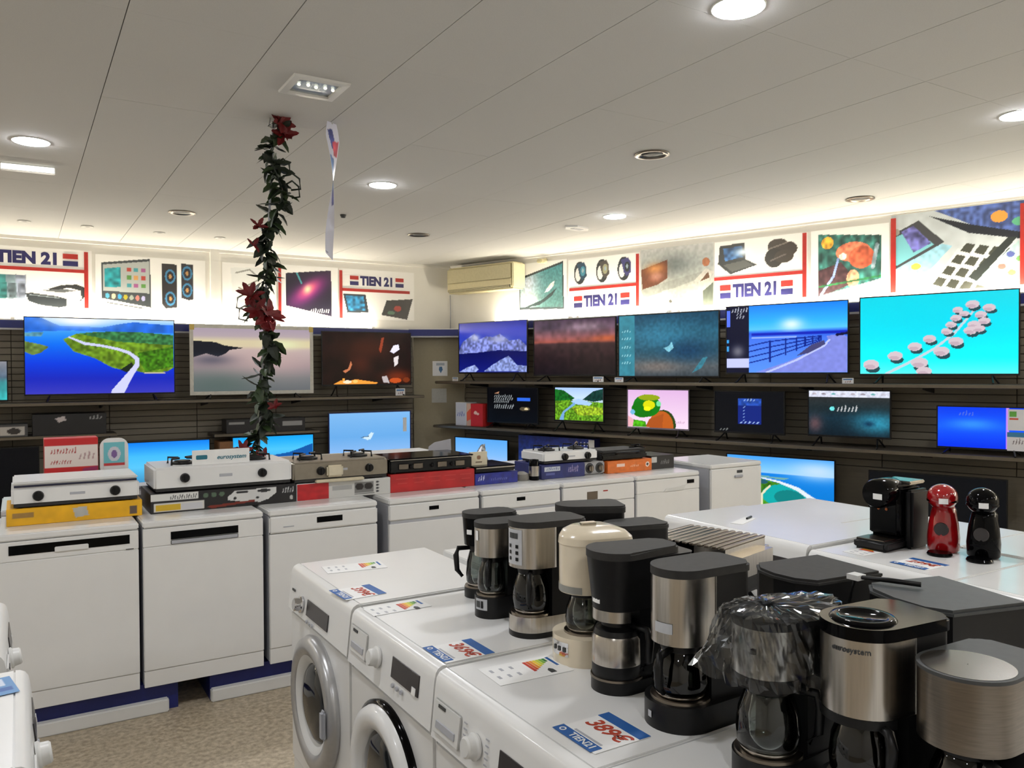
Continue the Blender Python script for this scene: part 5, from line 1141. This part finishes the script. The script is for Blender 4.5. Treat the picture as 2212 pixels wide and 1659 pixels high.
# ------------------------------------------------------------ capsule coffee machines
def capsule(label, x, y, rz, m, big=False):
    t = thing('capsule_machine', label, 'coffee machine', (x, y, 1.0), rz)
    if not big:
        # swelling body with round head tilted forward
        prof = [(.052, .0), (.060, .01), (.062, .06), (.056, .12), (.047, .165), (.040, .20)]
        b = lathe(prof, 32, c=(0, .02, 0)); obj('body', b, m, t, smooth=True)
        b = bmesh.new(); bmesh.ops.create_uvsphere(b, u_segments=32, v_segments=20, radius=.058)
        xform(b, Matrix.Translation((0, -.012, .232)) @ Matrix.Diagonal((1, 1.12, .92, 1))); obj('head', b, m, t, smooth=True)
        obj('neck_ring', lathe([(.0585, -.004), (.0595, 0), (.0585, .004)], 32, c=(0, -.012, .218), cap=False), BLACKG, t, smooth=True)
        obj('front_disc', lathe([(.028, 0), (.027, .004), (.001, .004)], 28, axis='Y', c=(0, -.036, .10)), mat('disc_dark', (44, 40, 40), .3), t, auto=35)
        obj('drip_tray', lathe([(.045, 0), (.048, .006), (.044, .014), (.001, .014)], 28, c=(0, -.075, 0)), BLACKG, t, auto=35)
        sticker(t, .0585, -8, .222, .034, .022, PAPER).location = (0, -.022, 0)
        obj('water_tank', lathe([(.045, .03), (.046, .17), (.04, .18), (.001, .18)], 24, c=(0, .055, 0)), BLACKG, t, smooth=True)
    else:
        obj('drip_base', box(-.075, .075, -.15, .14, 0, .045, .012, 3), BLACK, t, auto=45)
        obj('drip_grille', box(-.06, .06, -.14, -.05, .045, .048), STEELD, t)
        obj('body', box(-.07, .07, -.04, .14, .045, .27, .015, 3), BLACKG, t, auto=45)
        b = lathe([(.058, -.07), (.062, -.06), (.062, .06), (.056, .072), (.001, .075)], 32, axis='Y', c=(0, -.035, .235)); obj('head', b, BLACKG, t, auto=50)
        sticker_ = obj('sticker', box(-.005, .035, -.001, 0, -.012, .012), PAPER, t, loc=(.0, -.1105, .225))
        obj('cup_rest', box(-.05, .085, .02, .14, .27, .285, .004, 2), STEEL, t, auto=45)
        obj('water_tank', box(.07, .105, .0, .14, .0, .25, .01, 2), BLACK, t, auto=45)
        for x_ in (-.02, .015): obj('button', lathe([(.007, 0), (.006, .004), (.001, .004)], 12, axis='Y', c=(x_, -.04, .165)), mat('copper_button', (150, 90, 60), .3, metal=1), t)
    return t
capsule('boxy black capsule coffee machine, leftmost on the right-hand block', 3.19, 2.115, ff(4), BLACK, True)
capsule('red rounded capsule coffee machine between two black ones', 3.275, 1.925, ff(22), RED)
capsule('glossy black rounded capsule coffee machine at the right end', 3.300, 1.775, ff(20), BLACKG)

# ------------------------------------------------------------ pole and garland
PT, PB = Vector((1.300, 4.80, 3.235)), Vector((1.275, 5.165, 1.02))
pole = thing('pole', 'thin grey line running down inside the poinsettia garland', 'cord', tuple(PB))
obj('line', tube([(0, 0, 0), tuple(PT-PB)], .007, 8), GREYW, pole, smooth=True)
obj('ceiling_hook', tube([tuple(PT-PB+Vector(q)) for q in ((-.02, 0, .015), (-.03, 0, -.035), (0, 0, -.045), (.03, 0, -.015), (.03, 0, .015))], .006, 8), WHITE2, pole, smooth=True)
def gpt(f):
    p = PT.lerp(PB, f)
    a = f*2*pi*5.0
    lx = np.interp(f, [0, .19, .27, .34, .42, .6, .8, .95, 1.], [0, .04, .02, -.01, -.04, .02, 0, -.035, -.03])
    return p+Vector((lx+.026*cos(a), -.02+.026*sin(a), 0))
LEAFM = mat('artificial_leaf', (44, 62, 30), .5, var=.35, scale=14); LEAFD = mat('dark_artificial_leaf', (26, 36, 22), .5, var=.35, scale=14)
PETAL = mat('red_felt_petal', (104, 10, 14), .6, var=.3, scale=20)
gar = thing('garland', 'artificial poinsettia garland with red flowers winding down from the ceiling', 'garland', tuple(PT.lerp(PB, 1.)))
go_ = PT.lerp(PB, 1.)
obj('stem', tube([tuple(gpt(i/80)-go_) for i in range(81)], .007, 7), LEAFD, gar, smooth=True)
def leafmesh(L, Wd, curl):
    b = bmesh.new(); n = 6; row = []
    for i in range(n+1):
        f = i/n; wv = Wd*sin(pi*min(1, f*.93+.05))**.8*(1 if i % 2 else .80); z = curl*f*f*L
        row.append([b.verts.new((f*L, s*wv/2, z+abs(s)*.15*wv)) for s in (-1, 0, 1)])
    for i in range(n):
        for k in range(2): b.faces.new((row[i][k], row[i][k+1], row[i+1][k+1], row[i+1][k]))
    return b
protos = []
for k, (L_, W_, cu, m_) in enumerate(((.085, .062, -.5, LEAFM), (.095, .055, .4, LEAFD), (.075, .066, -.9, LEAFD), (.10, .058, -.3, LEAFM))):
    protos.append(obj('leaf', leafmesh(L_, W_, cu), m_, gar))
nleaf = 270
for i in range(nleaf):
    o = protos[i] if i < 4 else protos[rnd.randrange(4)].copy()
    if i >= 4: C.objects.link(o)
    o.parent = gar; f = (i+rnd.random())/nleaf; p = gpt(min(.995, f))-go_
    o.location = p; o.rotation_euler = (rnd.uniform(-.7, .7), rnd.uniform(-.5, .9), rnd.uniform(0, 2*pi)); s = rnd.uniform(.75, 1.25); o.scale = (s, s, s)
def flower(f, n, R_, off=(0, 0, 0)):
    b = None
    for k in range(n):
        q = leafmesh(R_, R_*.5, rnd.uniform(-.3, .3))
        xform(q, Matrix.Rotation(2*pi*k/n+rnd.uniform(-.2, .2), 4, 'Z') @ Matrix.Rotation(rnd.uniform(-.6, .1), 4, 'Y')); b = merge(b, q)
    xform(b, Matrix.Rotation(rnd.uniform(.9, 1.4), 4, 'X') @ Matrix.Rotation(rnd.uniform(-.4, .4), 4, 'Y'))
    o = obj('flower', b, PETAL, gar, loc=gpt(f)-go_+Vector(off)); return o
for f, n, R_, off in ((.01, 7, .10, (0, -.05, .0)), (.035, 6, .09, (.03, -.05, 0)), (.275, 5, .06, (-.07, -.03, 0)), (.33, 5, .055, (-.08, -.03, 0)), (.46, 6, .09, (-.07, -.05, 0)), (.515, 8, .11, (.03, -.07, 0)), (.50, 6, .09, (-.03, -.06, 0)), (.76, 5, .05, (.05, -.04, 0)), (.88, 6, .07, (-.08, -.05, 0)), (.905, 5, .07, (.06, -.05, 0))):
    flower(f, n, R_, off)
for f, off, rr_ in ((.52, (.02, -.06, -.03), .05), (.12, (.10, -.03, 0), .035), (.17, (.11, -.02, .0), .03)):
    b = bmesh.new(); bmesh.ops.create_uvsphere(b, u_segments=20, v_segments=12, radius=rr_)
    obj('bauble', b, mat('dark_red_bauble', (96, 8, 14), .12, metal=.5), gar, smooth=True, loc=gpt(f)-go_+Vector(off)) if rr_ > .04 else b.free()
for (f, sx) in ((.115, .09), (.15, .12), (.17, .10), (.47, -.13), (.50, -.12)):
    p = gpt(f)-go_; pts = [tuple(p), tuple(p+Vector((sx*.6, -.02, .04))), tuple(p+Vector((sx, -.02, .01))), tuple(p+Vector((sx*1.05, -.02, -.05))), tuple(p+Vector((sx*.6, -.01, -.06)))]
    obj('ribbon', tube(pts, .006, 6), mat('silver_ribbon', (150, 152, 146), .3, metal=.5) if f > .4 else LEAFD, gar, smooth=True)

# ------------------------------------------------------------ twisted pennant hanging from the ceiling
pn = thing('pennant', 'twisted white plastic pennant with blue print hanging from the ceiling', 'pennant', (1.62, 4.70, CEIL), radians(-20))
p = Pic(26, 90, (206, 208, 226)).poly([(.1, .06), (.5, .05), (.7, .17), (.4, .2)], (60, 70, 140), .3).poly([(.45, .14), (.95, .12), (.95, .24), (.55, .24)], (196, 70, 90), .3)
p.poly([(.05, .25), (.6, .27), (.62, .5), (.5, .6), (.1, .62)], (70, 110, 170), .25).poly([(.1, .5), (.5, .52), (.45, .62), (.12, .62)], (60, 66, 150), .2)
so = pic_obj('sheet', p, .17, .80, PRINT, pn, (0, 0, 0))
n_ = len(so.data.vertices); cc = np.zeros(n_*3); so.data.vertices.foreach_get('co', cc); cc = cc.reshape(-1, 3)
f_ = 1-cc[:, 2]/.80; a_ = .9+1.15*np.sin(f_*1.5); xw = cc[:, 0]*np.interp(f_, [0, .12, .8, 1], [.5, 1, .8, .55])
cc[:, 0] = xw*np.cos(a_)+.01*np.sin(f_*5)-.012*f_; cc[:, 1] = xw*np.sin(a_); cc[:, 2] = -f_*.80+np.where(f_ > .97, xw*.6, 0)
so.data.vertices.foreach_set('co', cc.ravel()); so.data.polygons.foreach_set('use_smooth', [True]*len(so.data.polygons)); so.data.update()
obj('hook', tube([(0, 0, 0), (.005, 0, -.008)], .004, 6), WHITE2, pn)
